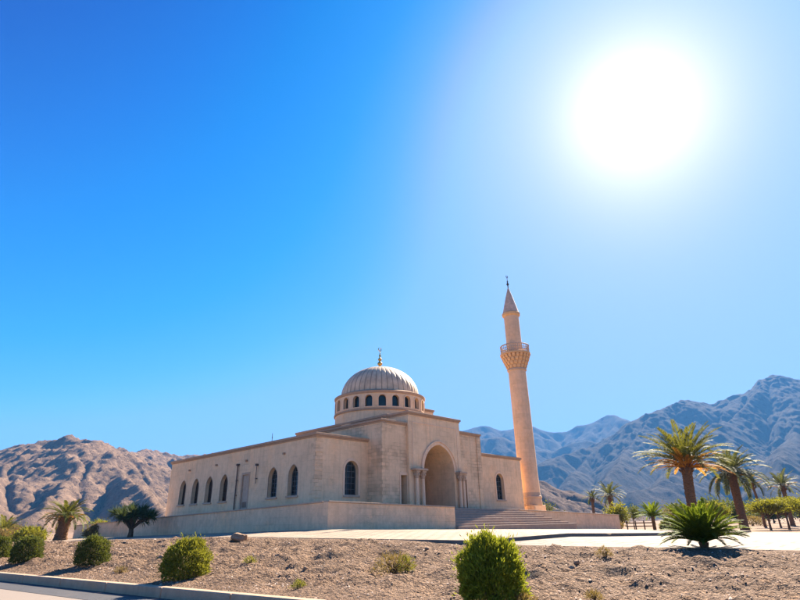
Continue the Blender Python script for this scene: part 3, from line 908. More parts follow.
m.lathe([(DR - 0.05, 8.32), (DR + 0.1, 8.34), (DR + 0.1, 8.46), (DR - 0.05, 8.5)], 132, DS, DT, cap=False)
m.lathe([(DR - 0.1, 9.6), (DR + 0.05, 9.64), (DR + 0.1, 9.76), (DR + 0.1, 9.82), (3.4, 9.98), (3.2, 10.0)], 132, DS, DT, cap=False)
m.build('drum_moulding', M['cornice'], mosque, smooth=True, angle=0.6)
# ribbed dome
nr, seg, nz = 44, 8, 26
V = []; F = []
na = nr * seg
for k in range(nz):
    ph = (math.pi / 2) * k / (nz - 1)
    for i in range(na):
        a = 2 * math.pi * i / na
        u = (i % seg) / seg
        rib = 0.03 * math.sqrt(abs(math.sin(math.pi * u))) * math.cos(ph) ** 0.5 if math.cos(ph) > 1e-6 else 0
        rr = (3.22 + rib) * math.cos(ph) ** 0.94 if math.cos(ph) > 1e-6 else 0.0
        V.append((DS + rr * math.cos(a), DT + rr * math.sin(a), 9.97 + 2.6 * math.sin(ph)))
for k in range(nz - 1):
    for i in range(na):
        j = (i + 1) % na
        F.append((k * na + i, k * na + j, (k + 1) * na + j, (k + 1) * na + i))
dome = from_arrays('dome', V, F, M['dome'], mosque, True)
m = MB()
m.lathe([(0.34, 12.52), (0.3, 12.62), (0.12, 12.7), (0.09, 12.78), (0.2, 12.9), (0.22, 13.0), (0.12, 13.12), (0.07, 13.18), (0.16, 13.3), (0.17, 13.38), (0.07, 13.5), (0.05, 13.56), (0.11, 13.66), (0.05, 13.78), (0.03, 13.95), (0.02, 14.1)], 16, DS, DT)
fin = m.build('finial', M['gold'], mosque, smooth=True)
def crescent(cx, cy, cz, r, mat, parent, w=0.06):
    m = MB(); out, inn = [], []
    for i in range(21):
        a = math.radians(-245 + 310 * i / 20)
        out.append((cx + r * math.cos(a), cz + r * math.sin(a)))
        inn.append((cx + 0.78 * r * math.cos(a), cz + 0.1 * r + 0.80 * r * math.sin(a)))
    n = 21
    vs = [(a, cy - w / 2, z) for a, z in out] + [(a, cy - w / 2, z) for a, z in inn] + [(a, cy + w / 2, z) for a, z in out] + [(a, cy + w / 2, z) for a, z in inn]
    fs = []
    for k in range(n - 1): fs += [(k, k + 1, n + k + 1, n + k), (2 * n + k, 3 * n + k, 3 * n + k + 1, 2 * n + k + 1), (k, 2 * n + k, 2 * n + k + 1, k + 1), (n + k, n + k + 1, 3 * n + k + 1, 3 * n + k)]
    m.add(vs, fs)
    return m.build('crescent', mat, parent)
crescent(DS, DT, 14.25, 0.17, M['gold'], fin)

# roof antenna
m = MB(); m.tube([(0, 0, 0), (0, 0, 0.62)], 0.018, 6); m.tube([(0, 0, 0.3), (0, 0, 0.36)], 0.035, 6)
ant = m.build('antenna', M['iron']); c6, s6 = math.cos(HEAD), math.sin(HEAD)
def loc(s, t, z): return (CX + s * c6 - t * s6, CY + s * s6 + t * c6, z)
ant.location = loc(0.3, 5.4, ROOF + 0.15); tag(ant, 'thin bare aerial standing on the mosque side roof edge', 'aerial')

# ------------------------------------------------------------------ minaret
MX, MY = 11.5, 51.1
minaret = empty('minaret', (MX, MY, 0), HEAD, 'tall tapering round minaret with a carved balcony and pointed cone roof', 'minaret')
m = MB(); m.box(-0.92, 0.92, -0.92, 0.92, 0.2, 1.62); m.build('base', M['stone'], minaret, bevel=0.03)
m = MB(); m.lathe([(0.98, 1.622), (1.0, 1.72), (0.97, 2.2), (1.02, 2.24), (1.02, 2.36), (0.95, 2.42), (0.9, 2.7)], 32); m.build('base_moulding', M['coping'], minaret, smooth=True, angle=0.5)
m = MB()
prof = [(0.9, 2.68), (0.885, 4.0), (0.875, 7.0), (0.865, 10.0), (0.855, 13.0), (0.85, 14.05)]
m.lathe(prof, 40); m.build('shaft', M['minaret'], minaret, smooth=True, angle=0.5)
m = MB(); m.lathe([(0.86, 14.0), (0.95, 14.06), (0.95, 14.2), (0.88, 14.26)], 40, cap=False)
m.build('shaft_ring', M['coping'], minaret, smooth=True, angle=0.5)
# muqarnas corbels under the balcony: tiers of small niches
corb = MB()
corb.lathe([(0.86, 14.2), (0.98, 14.55), (1.16, 15.0), (1.3, 15.55)], 32, cap=False)
for tier, (z, r, n_) in enumerate(((14.22, 0.98, 16), (14.57, 1.12, 18), (14.92, 1.26, 20), (15.27, 1.38, 22))):
    for i in range(n_):
        a = 2 * math.pi * (i + 0.5 * (tier % 2)) / n_
        cx_, cy_ = math.cos(a), math.sin(a)
        w = 2 * math.pi * r / n_ * 0.34
        tx, ty = -cy_, cx_
        pts = []
        for rr, zz in ((r - 0.12, z), (r + 0.0, z + 0.1), (r + 0.07, z + 0.33), (r - 0.12, z + 0.33)):
            pts.append((rr, zz))
        vs = [(rr * cx_ + tx * w, rr * cy_ + ty * w, zz) for rr, zz in pts] + [(rr * cx_ - tx * w, rr * cy_ - ty * w, zz) for rr, zz in pts]
        corb.add(vs, [(0, 1, 2, 3), (7, 6, 5, 4), (0, 4, 5, 1), (1, 5, 6, 2), (2, 6, 7, 3), (3, 7, 4, 0)])
M['carved'] = plaster('carved_stone', (0.66, 0.42, 0.22), warm=(1.1, 0.88, 0.6), patch=0.6)
corb.build('balcony_corbel', M['carved'], minaret)
m = MB(); m.lathe([(1.36, 15.6), (1.5, 15.64), (1.5, 15.8), (1.44, 15.84)], 40); m.build('balcony_floor', M['carved'], minaret, smooth=True, angle=0.5)
rail = MB()
for z in (16.0, 16.28, 16.58):
    rail.tube([(1.4 * math.cos(2 * math.pi * i / 40), 1.4 * math.sin(2 * math.pi * i / 40), z) for i in range(41)], 0.06 if z > 16.5 else 0.032, 6)
for i in range(40):
    a = 2 * math.pi * i / 40; rail.tube([(1.4 * math.cos(a), 1.4 * math.sin(a), 15.83), (1.4 * math.cos(a), 1.4 * math.sin(a), 16.58)], 0.05 if i % 5 == 0 else 0.026, 5)
    b = a + math.pi / 40
    rail.tube([(1.4 * math.cos(b), 1.4 * math.sin(b), 16.03), (1.4 * math.cos(a), 1.4 * math.sin(a), 16.26)], 0.022, 4)
M['rail'] = simple('weathered_rail', (0.46, 0.345, 0.25), rough=0.8, scale=8, var=0.3, bmp=0)
rail.build('balcony_railing', M['rail'], minaret)
m = MB(); m.lathe([(0.78, 15.8), (0.76, 17.5), (0.755, 20.0)], 36); up = m.build('upper_shaft', M['minaret'], minaret, smooth=True, angle=0.5)
m = MB(); m.lathe([(0.76, 19.8), (0.9, 19.92), (0.93, 20.15), (0.86, 20.24)], 36); m.build('cap_ring', M['carved'], minaret, smooth=True, angle=0.5)
M['cone'] = simple('cone_lead', (0.58, 0.395, 0.265), rough=0.55, scale=3, var=0.3, bmp=0.15)
m = MB(); m.lathe([(0.84, 20.22), (0.62, 21.1), (0.3, 22.3), (0.05, 23.15)], 24); m.build('cone_roof', M['cone'], minaret, smooth=True, angle=0.9)
m = MB(); m.lathe([(0.05, 23.1), (0.05, 23.4), (0.13, 23.52), (0.14, 23.6), (0.04, 23.74), (0.09, 23.86), (0.03, 23.98), (0.025, 24.3), (0.02, 24.32)], 12)
f2 = m.build('finial', M['iron'], minaret, smooth=True)
crescent(0, 0, 24.46, 0.16, M['iron'], f2, 0.05)

# ------------------------------------------------------------------ terrace under the mosque, and its stair
terrace = empty('terrace', (CX, CY, 0), HEAD, 'low plastered terrace wall carrying the mosque above the paving', 'terrace')
WL, WS0, WS1, WR = 4.4, 7.6, 23.2, 2.3      # left front line, stair span, right front line
def top_s(s): return float(np.interp(s, [-2.4, 7.6, 19.0, 36.4], [1.36, 1.17, 1.14, 0.73]))
def top_t(t): return float(np.interp(t, [-4.4, 34.8], [0.0, -0.70]))
def terrace_piece(s0, s1, t0, t1, n=1):
    m = MB()
    for i in range(n):
        a, b = s0 + (s1 - s0) * i / n, s0 + (s1 - s0) * (i + 1) / n
        zt = lambda s, t: top_s(s) + top_t(t)
        vs = [(a, t0, -1.6), (b, t0, -1.6), (b, t1, -1.6), (a, t1, -1.6), (a, t0, zt(a, t0)), (b, t0, zt(b, t0)), (b, t1, zt(b, t1)), (a, t1, zt(a, t1))]
        fs = [(4, 5, 6, 7), (0, 1, 5, 4), (2, 3, 7, 6)]
        if i == 0: fs.append((3, 0, 4, 7))
        if i == n - 1: fs.append((1, 2, 6, 5))
        m.add(vs, fs)
    return m
pm = terrace_piece(-2.4, WS0, -WL, 34.8, 4)
pm.build('wall', M['terrace'], terrace, fix=False)
pm2 = terrace_piece(WS0 + 0.002, 36.4, -WR, 34.8, 8)
pm2.build('wall', M['terrace'], terrace, fix=False)
def coping(p, q, name='coping'):
    m = MB(); n = 14
    (s0, t0), (s1, t1) = p, q
    L = math.hypot(s1 - s0, t1 - t0); dx, dy = (s1 - s0) / L, (t1 - t0) / L; nx_, ny_ = dy, -dx
    for i in range(n):
        a, b = L * i / n + 0.004, L * (i + 1) / n - 0.004
        vs = []
        for d, o, dz in ((a, 0.055, 0), (b, 0.055, 0), (b, -0.4, 0), (a, -0.4, 0)):
            s, t = s0 + dx * d + nx_ * o, t0 + dy * d + ny_ * o
            vs.append((s, t, top_s(s0 + dx * d) + top_t(t0 + dy * d) - 0.01))
        vs += [(x, y, z + 0.075) for x, y, z in vs]
        m.add(vs, [(0, 3, 2, 1), (4, 5, 6, 7), (0, 1, 5, 4), (1, 2, 6, 5), (2, 3, 7, 6), (3, 0, 4, 7)])
    m.build(name, M['coping'], terrace, bevel=0.012)
coping((-2.4, -WL), (WS0, -WL)); coping((18.2, -WR), (36.4, -WR)); coping((-2.4, 34.8), (-2.4, -WL + 0.42))

stair = empty('staircase', (CX, CY, 0), HEAD, 'wide flight of worn stone steps leading up to the portal', 'staircase')
NS = 8
random.seed(11)
for fl, (a0, e0, e1, y0, y1, dz) in enumerate(((WS0 + 0.01, 11.9, 15.1, 2.65, 4.62, 0.012), (12.0, 17.9, 23.3, 2.42, 4.35, 0.0))):
    for k in range(NS):
        f = k / (NS - 1)
        zt = 1.19 - (1.19 + 0.06) * (k / NS) + dz
        w1 = y0 + (y1 - y0) * f; e = e0 + (e1 - e0) * f
        m = MB()
        m.box(a0, e, -w1, -(w1 - 0.42) if k else -0.9, -0.9 if k == NS - 1 else zt - 0.32, zt)
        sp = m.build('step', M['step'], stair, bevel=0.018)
        a0 += 0.0

# ------------------------------------------------------------------ plants
M['leaf_bright'] = foliage('bright_shrub_leaves', (0.07, 0.10, 0.012), (0.15, 0.19, 0.02), (0.27, 0.30, 0.035), trans=0.4)
M['leaf_olive'] = foliage('olive_shrub_leaves', (0.06, 0.08, 0.014), (0.14, 0.16, 0.024), (0.27, 0.27, 0.04), trans=0.35)
M['leaf_dark'] = foliage('dark_shrub_leaves', (0.028, 0.042, 0.012), (0.068, 0.09, 0.022), (0.15, 0.17, 0.035), trans=0.3)
M['leaf_dry'] = foliage('dry_scrub_leaves', (0.10, 0.075, 0.03), (0.19, 0.14, 0.055), (0.28, 0.21, 0.09), trans=0.3)
M['leaf_sago'] = foliage('sago_leaflets', (0.035, 0.075, 0.010), (0.085, 0.145, 0.014), (0.18, 0.23, 0.025), trans=0.42, rough=0.65)
M['leaf_palm'] = foliage('palm_leaflets', (0.03, 0.052, 0.010), (0.075, 0.10, 0.018), (0.17, 0.165, 0.03), trans=0.35, rough=0.65)
M['leaf_palm_blue'] = foliage('grey_palm_leaflets', (0.028, 0.045, 0.016), (0.065, 0.085, 0.028), (0.13, 0.14, 0.05), trans=0.3, rough=0.65)
M['leaf_dead'] = foliage('orange_dry_fronds', (0.24, 0.10, 0.015), (0.45, 0.20, 0.025), (0.55, 0.30, 0.045), trans=0.45)
M['leaf_orchard'] = foliage('orchard_leaves', (0.05, 0.07, 0.014), (0.13, 0.15, 0.022), (0.27, 0.26, 0.03), trans=0.4)
M['leaf_dragon'] = foliage('dragon_tree_leaves', (0.018, 0.035, 0.014), (0.045, 0.075, 0.026), (0.11, 0.14, 0.05), trans=0.25, rough=0.65)
def bark(name, base):
    m, nt, b, _ = new_mat(name)
    co = coords(nt)
    mp = node(nt, 'ShaderNodeMapping'); nt.links.new(co, mp.inputs[0]); mp.inputs['Scale'].default_value = (6, 6, 16)
    n1 = noise(nt, mp.outputs[0], 1.6, 5, 0.65)
    v = node(nt, 'ShaderNodeTexVoronoi', Scale=1.2); nt.links.new(mp.outputs[0], v.inputs['Vector'])
    c = ramp(nt, n1, [(0.3, mul(base, 0.5)), (0.55, base), (0.75, mul(base, 1.6))])
    nt.links.new(c, b.inputs['Base Color']); b.inputs['Roughness'].default_value = 0.95; b.inputs['Specular IOR Level'].default_value = 0.15
    bump(nt, b, mth(nt, 'ADD', n1, mth(nt, 'MULTIPLY', v.outputs['Distance'], -0.8)), 0.9, 0.05)
    return m
M['bark'] = bark('rough_bark', (0.15, 0.095, 0.06))
M['palm_bark'] = bark('palm_bark', (0.19, 0.105, 0.055))

def unit(v): return v / np.maximum(np.linalg.norm(v, axis=1, keepdims=True), 1e-9)
def leaf_quads(P, D, L, Wd, rng, mid=0.45, side=None):
    n = len(P)
    if side is None: side = unit(np.cross(D, rng.normal(size=(n, 3))))
    L = np.broadcast_to(np.asarray(L, float), (n,))[:, None]; Wd = np.broadcast_to(np.asarray(Wd, float), (n,))[:, None]
    nrm_ = unit(np.cross(D, side))
    a = P; b = P + D * L * mid + side * Wd + nrm_ * L * 0.05; c = P + D * L; d = P + D * L * mid - side * Wd + nrm_ * L * 0.05
    V = np.stack([a, b, c, d], 1).reshape(-1, 3)
    F = np.arange(4 * n).reshape(n, 4)
    return V, F
class QB:
    def __init__(self): self.V, self.F, self.n = [], [], 0
    def add(self, V, F):
        self.V.append(V); self.F.append(F + self.n); self.n += len(V)
    def build(self, name, mat, parent=None, smooth=False):
        return from_arrays(name, np.concatenate(self.V), np.concatenate(self.F), mat, parent, smooth)

def sph(n, rng):
    v = rng.normal(size=(n, 3)); return unit(v)

def shrub(loc, w, h, n, leaf, wid, mat, label, seed, cat='shrub', group=None, name='shrub', upright=0.3, power=2.6, shag=0.16, stems=9, parent_parts=True):
    rng = np.random.RandomState(seed)
    root = empty(name, loc, rng.uniform(0, 6), label, cat, group)
    d = sph(n, rng)
    d[:, 2] = np.where(d[:, 2] < -0.8, -d[:, 2], d[:, 2])
    # superellipsoid radius + lumps
    r = 1.0 / (np.abs(d[:, 0]) ** power + np.abs(d[:, 1]) ** power + np.abs(d[:, 2]) ** power) ** (1 / power)
    az = np.arctan2(d[:, 1], d[:, 0])
    lump = 1 + shag * (fbm(az * 1.3 + seed, d[:, 2] * 2.6 + seed, 3) * 1.2 + 0.9 * pnoise(d[:, 0] * 4 + seed, d[:, 1] * 4 + d[:, 2] * 5))
    rad = r * lump * np.where(rng.rand(n) < 0.72, rng.uniform(0.84, 1.0, n), rng.uniform(0.4, 0.86, n))
    rad *= np.where(rng.rand(n) < 0.06, rng.uniform(1.0, 1.0 + shag * 1.2, n), 1.0)
    a, c = w / 2 * 0.93, h / 2 * 0.95
    up_ = d[:, 2] > 0
    hor = np.hypot(d[:, 0], d[:, 1])
    wide = np.where(up_, 1.0, np.minimum(1.0 / np.maximum(hor, 0.35), 1.25) ** 0.85)      # the skirt stays wide
    P = np.stack([d[:, 0] * rad * a * wide, d[:, 1] * rad * a * wide, d[:, 2] * rad * np.where(up_, h * 0.6, h * 0.46) + h * 0.4], 1)
    P[:, 2] = np.maximum(P[:, 2], 0.02)
    D = unit(d * 0.8 + np.array([0, 0, upright]) + rng.normal(size=(n, 3)) * 0.55)
    V, F = leaf_quads(P, D, leaf * rng.uniform(0.6, 1.3, n), wid * rng.uniform(0.7, 1.2, n), rng)
    from_arrays('foliage', V, F, mat, root)
    m = MB()
    for i in range(stems):
        q = rng.uniform(0, 6.28); e = rng.uniform(0.2, 0.75)
        t = np.array([math.cos(q) * a * e, math.sin(q) * a * e, h * rng.uniform(0.55, 0.85)])
        m.tube([(0.03 * math.cos(q), 0.03 * math.sin(q), -0.08), tuple(t * 0.45 + np.array([0, 0, 0.05])), tuple(t)], [0.016 + 0.006 * w, 0.011, 0.005], 5)
    m.build('stems', M['bark'], root)
    return root

def frond(qb, base, az, el, L, droop, rng, nl=38, lw=0.022, ll=0.42, vee=0.25, stalk=0.12, twist=0.0, qr=None, rr=0.018):
    """one arching pinnate leaf; leaflets go to qb, the midrib to qr"""
    ns = 13
    p = np.array(base, float); pts = [p.copy()]; e = el
    for k in range(ns - 1):
        u = k / (ns - 1)
        step = L / (ns - 1)
        p = p + step * np.array([math.cos(az) * math.cos(e), math.sin(az) * math.cos(e), math.sin(e)])
        pts.append(p.copy()); e -= droop / (ns - 1) * (0.5 + 1.3 * u)
    pts = np.array(pts)
    T = unit(np.gradient(pts, axis=0))
    h = np.array([-math.sin(az), math.cos(az), 0.0])
    u = np.concatenate([np.linspace(stalk, 0.985, nl)] * 2); sg = np.repeat([1.0, -1.0], nl)
    u = np.clip(u + rng.normal(size=len(u)) * 0.004, 0, 0.99)
    f = u * (ns - 1); i = np.minimum(f.astype(int), ns - 2); fr = (f - i)[:, None]
    P = pts[i] * (1 - fr) + pts[i + 1] * fr; t = unit(T[i] * (1 - fr) + T[i + 1] * fr)
    N = unit(np.cross(t, np.broadcast_to(h, t.shape)) * -1.0); N *= np.sign(N[:, 2:3] + 1e-6)
    fwd = 0.45 + 0.75 * u
    D = unit(t * fwd[:, None] + h * sg[:, None] * (1.0 - 0.35 * u)[:, None] + N * vee + rng.normal(size=t.shape) * 0.07 - np.array([0, 0, 0.12]))
    prof = np.clip(np.sin(np.pi * (0.12 + 0.80 * u)), 0.15, 1) ** 0.7
    n = len(P)
    side = unit(np.cross(D, N))
    V, F = leaf_quads(P, D, ll * L * prof * rng.uniform(0.85, 1.1, n), lw * rng.uniform(0.8, 1.2, n), rng, 0.35, side)
    qb.add(V, F)
    q = qr or qb
    ang = np.array([0, 2.1, 4.2]); rad = np.linspace(rr, rr * 0.25, ns)
    Nn = unit(np.cross(T, np.broadcast_to(h, T.shape)))
    ring = pts[:, None, :] + rad[:, None, None] * (np.cos(ang)[None, :, None] * h + np.sin(ang)[None, :, None] * Nn[:, None, :])
    Vr = ring.reshape(-1, 3); Fr = []
    for k in range(ns - 1):
        for a in range(3):
            b = (a + 1) % 3; Fr.append((k * 3 + a, k * 3 + b, k * 3 + 3 + b, k * 3 + 3 + a))
    q.add(Vr, np.array(Fr))

def trunk_mesh(H, r0, r1, lean, rng, na=28, dz=0.035, boots=0.10, flare=0.25):
    nz = max(8, int(H / dz)); V, F = [], []
    z = np.linspace(-0.3, H, nz)
    th = np.linspace(0, 2 * np.pi, na, endpoint=False)
    for k, zz in enumerate(z):
        t = max(0, zz / H)
        r = r0 + (r1 - r0) * t + flare * r0 * math.exp(-max(zz, 0) / 0.35)
        ph = zz / 0.13
        dia = 0.5 + 0.5 * np.cos(7 * th + math.pi * (math.floor(ph) % 2)); saw = (ph % 1.0)
        rr = r * (1 + boots * (0.3 + 0.7 * t) * (dia * saw * 1.6 - 0.3) + 0.04 * rng.normal(size=na))
        cx, cy = lean[0] * t * t, lean[1] * t * t
        V.append(np.stack([cx + rr * np.cos(th), cy + rr * np.sin(th), np.full(na, zz)], 1))
    V = np.concatenate(V)
    i = np.arange(nz - 1)[:, None] * na; a = np.arange(na)[None, :]; b = (a + 1) % na
    F = np.stack([i + a, i + b, i + na + b, i + na + a], -1).reshape(-1, 4)
    return V, F

def palm(loc, H, r0, r1, lean, L, nf, mat, label, seed, name='palm_tree', cat='palm tree', group=None, el0=-0.25, el1=1.45, droop=1.05, dead=10, nl=38, lw=0.02, ll=0.2, vee=0.3):
    rng = np.random.RandomState(seed)
    root = empty(name, loc, 0, label, cat, group)
    V, F = trunk_mesh(H, r0, r1, lean, rng)
    from_arrays('trunk', V, F, M['palm_bark'], root)
    top = np.array([lean[0], lean[1], H])
    qb = QB()
    for i in range(nf):
        f = (i + 0.5) / nf
        az = i * 2.39996 + rng.normal() * 0.12
        el = el1 + (el0 - el1) * f ** 0.85 + rng.normal() * 0.07
        frond(qb, top + np.array([math.cos(az) * r1 * 0.6, math.sin(az) * r1 * 0.6, 0.15 * (1 - f)]), az, el, L * rng.uniform(0.85, 1.08) * (0.82 + 0.18 * min(1, f * 3)), droop * rng.uniform(0.75, 1.2) * (0.55 + 0.6 * f), rng, nl, lw, ll, vee)
    qb.build('crown', mat, root)
    if dead:
        qd = QB()
        for i in range(dead):
            az = i * 2.39996 + 0.7; el = rng.uniform(0.0, 0.75)
            frond(qd, top + np.array([math.cos(az) * r1, math.sin(az) * r1, -0.12 - 0.2 * rng.rand()]), az, el, L * rng.uniform(0.45, 0.85), 0.7, rng, 26, lw * 0.9, ll * 0.8, 0.2, 0.2, rr=0.04)
        qd.build('dry_fronds', M['leaf_dead'], root)
    m = MB()
    for i in range(34):
        a = i * 2.39996; zz = H - 0.75 * rng.rand(); r = r1 * 1.02
        t = max(0, zz / H); cx, cy = lean[0] * t * t, lean[1] * t * t
        m.tube([(cx + r * 0.8 * math.cos(a), cy + r * 0.8 * math.sin(a), zz), (cx + (r + 0.16) * math.cos(a), cy + (r + 0.16) * math.sin(a), zz + 0.22)], [0.055, 0.03], 5)
    m.build('frond_bases', M['palm_bark'], root)
    return root

def sago(loc, trunk_h, L, nf, label, seed, mat, lw=0.009, nl=60, ll=0.16, lean0=0.05):
    rng = np.random.RandomState(seed)
    root = empty('sago_palm', loc, 0, label, 'sago palm')
    V, F = trunk_mesh(trunk_h, L * 0.085, L * 0.10, (0, 0), rng, boots=0.16, flare=0.05)
    from_arrays('trunk', V, F, M['palm_bark'], root)
    qb = QB()
    for i in range(nf):
        f = (i + 0.5) / nf; az = i * 2.39996 + rng.normal() * 0.1
        el = 1.42 + (lean0 - 1.42) * f ** 0.75 + rng.normal() * 0.07
        frond(qb, np.array([math.cos(az) * 0.05, math.sin(az) * 0.05, trunk_h]), az, el, L * rng.uniform(0.9, 1.08), 0.75 * (0.5 + 0.7 * f), rng, nl, lw, ll, 0.42, 0.1, rr=0.012)
    qb.build('crown', mat, root)
    return root

def tree(loc, H, w, ch, n, leaf, wid, mat, label, seed, name='tree', cat='tree', group=None, trunk_r=0.12, clumps=26, fork=0.45, flat=0.0, bark_mat=None, spread=0.16, lean=(0, 0)):
    """trunk with forking limbs; leaves sit in clumps round the limb ends"""
    rng = np.random.RandomState(seed)
    root = empty(name, loc, rng.uniform(0, 6.2), label, cat, group)
    f0 = H * fork
    cz = H - ch / 2
    C = []
    while len(C) < clumps:
        v = rng.uniform(-1, 1, 3)
        if 0.25 < np.linalg.norm(v) < 1.0 and v[2] > -0.75 + flat: C.append(v * np.array([w / 2 * 0.82, w / 2 * 0.82, ch / 2 * 0.8]) + np.array([lean[0], lean[1], cz]))
    C = np.array(C)
    m = MB()
    m.tube([(0, 0, -0.2), (lean[0] * 0.15 + 0.02, lean[1] * 0.1, f0 * 0.5), (lean[0] * 0.4, lean[1] * 0.4, f0)], [trunk_r * 1.35, trunk_r, trunk_r * 0.85], 9)
    for c in C[:14]:
        b = np.array([lean[0] * 0.4, lean[1] * 0.4, f0 * rng.uniform(0.75, 1.0)]); md = b * 0.5 + c * 0.5 + np.array([0, 0, -0.06 * H])
        m.tube([tuple(b), tuple(md), tuple(c)], [trunk_r * 0.55, trunk_r * 0.33, trunk_r * 0.12], 6)
    m.build('trunk', bark_mat or M['bark'], root)
    k = rng.randint(0, clumps, n)
    sz = rng.uniform(0.7, 1.35, clumps)
    P = C[k] + rng.normal(size=(n, 3)) * np.array([w, w, ch * 1.1]) * (spread * 0.62) * sz[k][:, None]
    P[:, 2] = np.maximum(P[:, 2], H * 0.06)
    D = unit(unit(P - C[k]) * 0.7 + np.array([0, 0, 0.25]) + rng.normal(size=(n, 3)) * 0.5)
    V, F = leaf_quads(P, D, leaf * rng.uniform(0.6, 1.3, n), wid * rng.uniform(0.7, 1.2, n), rng)
    from_arrays('crown', V, F, mat, root)
    return root

def gz(x, y): return float(ground_z(np.float64(x), np.float64(y)))
def on(x, y, dz=-0.01): return (x, y, gz(x, y) + dz)

# shrubs planted on the gravel bank
BANKG = 'shrubs planted on the gravel bank'
shrub(on(1.36, 9.45), 1.04, 0.96, 19000, 0.075, 0.0105, M['leaf_bright'], 'bright yellow green upright shrub low on the gravel bank in the foreground', 21, group=BANKG, upright=0.9, power=2.2, shag=0.22, stems=16)
shrub(on(-5.55, 14.9), 1.14, 0.88, 15000, 0.062, 0.012, M['leaf_olive'], 'rounded olive green clipped shrub just above the kerb, with a boulder up behind it', 22, group=BANKG, upright=0.6, power=2.4, shag=0.24)
shrub(on(-10.14, 18.9), 0.96, 0.8, 9500, 0.062, 0.013, M['leaf_dark'], 'dark green rounded shrub between the olive shrub and the large dark one', 23, group=BANKG, power=2.5, shag=0.22)
shrub(on(-13.85, 21.3), 0.98, 0.84, 9500, 0.062, 0.014, M['leaf_dark'], 'large dark green shrub beside the kerb near the left edge', 24, group=BANKG, power=2.5, shag=0.2)
shrub(on(-16.6, 23.7), 0.9, 0.9, 7500, 0.07, 0.015, M['leaf_dark'], 'dark shrub cut by the left edge of the picture above the kerb', 25, group=BANKG, power=2.4, shag=0.2)
shrub(on(-0.27, 13.12), 0.85, 0.42, 900, 0.09, 0.008, M['leaf_dry'], 'sparse straggly low plant in the middle of the gravel bank', 26, cat='plant', name='scrub_plant', upright=0.9, power=2.0, shag=0.4, stems=22)
shrub(on(0.02, 13.0), 0.42, 0.3, 420, 0.08, 0.007, M['leaf_olive'], 'tiny green tuft touching the sparse straggly plant', 27, cat='plant', name='scrub_plant', upright=0.9, power=2.0, shag=0.4, stems=9)
shrub(on(1.75, 9.15), 0.5, 0.16, 700, 0.08, 0.006, M['leaf_dry'], 'flat dry weeds at the foot of the bright upright shrub', 28, cat='plant', name='dry_weed', upright=0.7, power=2.0, shag=0.4, stems=6)

for i, (x, y, w, h, mt, lab) in enumerate(((4.5, 13.2, 0.35, 0.16, 'leaf_dry', 'small dry weed on the upper bank right of the bright shrub'), (-4.2, 15.9, 0.3, 0.15, 'leaf_olive', 'small green weed right of the clipped olive shrub'), (-8.3, 17.2, 0.36, 0.16, 'leaf_dry', 'small dry weed between the olive and dark green shrubs'),
                                          (3.0, 9.6, 0.26, 0.13, 'leaf_dry', 'small dry weed just right of the bright shrub foot'), (-2.2, 12.3, 0.26, 0.12, 'leaf_olive', 'tiny green weed by the kerb below the straggly plant'))):
    shrub(on(x, y), w, h, 260, 0.07, 0.006, M[mt], lab, 130 + i, cat='weed', name='weed', upright=0.9, power=2.0, shag=0.5, stems=6)
# two sago palms, then the date palms
sago(on(7.29, 14.2), 0.12, 1.04, 100, 'large spreading sago palm on the bank edge by the pale path', 31, M['leaf_sago'], lw=0.011, nl=70, ll=0.14, lean0=0.32)
sago(on(17.9, 41.2), 0.95, 1.2, 46, 'small sago palm on a thick dark trunk beyond the path', 32, M['leaf_sago'], lw=0.02, nl=34, lean0=0.1)
palm(on(19.25, 38.0), 4.35, 0.29, 0.32, (0.3, 0.1), 3.25, 54, M['leaf_palm'], 'tall date palm with upright fronds and orange dry skirt behind the large sago palm', 33, dead=40, el0=0.15, el1=1.4, droop=0.9, lw=0.03, ll=0.16)
palm(on(29.5, 50.0), 4.9, 0.33, 0.35, (0.15, 0.2), 3.0, 54, M['leaf_palm_blue'], 'date palm with drooping grey green fronds right of the orange skirted palm', 34, dead=4, el0=-0.45, el1=1.35, droop=1.25, lw=0.03)
palm(on(-26.9, 45.0), 1.75, 0.42, 0.36, (0.12, 0), 1.75, 44, M['leaf_palm'], 'short stout palm with a golden green crown left of the terrace', 35, dead=10, el0=-0.2, el1=1.35, droop=1.3, lw=0.02)
palm(on(26.6, 80.0), 4.0, 0.2, 0.18, (0.1, 0), 1.5, 22, M['leaf_palm_blue'], 'thin distant palm behind the right end of the terrace', 36, dead=0, lw=0.03, nl=22, droop=1.2, el0=-0.2)
palm(on(29.3, 80.0), 4.3, 0.32, 0.28, (-0.1, 0), 2.3, 34, M['leaf_palm_blue'], 'bushy distant palm above a yellowish bush past the terrace end', 37, dead=4, lw=0.035, nl=24, droop=1.1, el0=-0.3)
palm(on(50.6, 75.0), 4.9, 0.26, 0.24, (0.1, 0), 2.5, 34, M['leaf_palm_blue'], 'distant palm rising over the orchard trees at the right edge', 38, dead=3, lw=0.035, nl=24, droop=1.1, el0=-0.3)
palm(on(42.6, 68.0), 4.9, 0.15, 0.13, (-0.3, 0), 1.5, 20, M['leaf_palm'], 'slim palm with a small yellowish crown beside the orchard trees', 39, dead=4, lw=0.03, nl=20, droop=1.2, el0=-0.3)
palm(on(-38.5, 55.0), 1.0, 0.3, 0.3, (0, 0), 1.8, 26, M['leaf_palm'], 'low palm half hidden in scrub at the far left edge', 40, dead=5, lw=0.03, nl=22, droop=1.2, el0=-0.1)

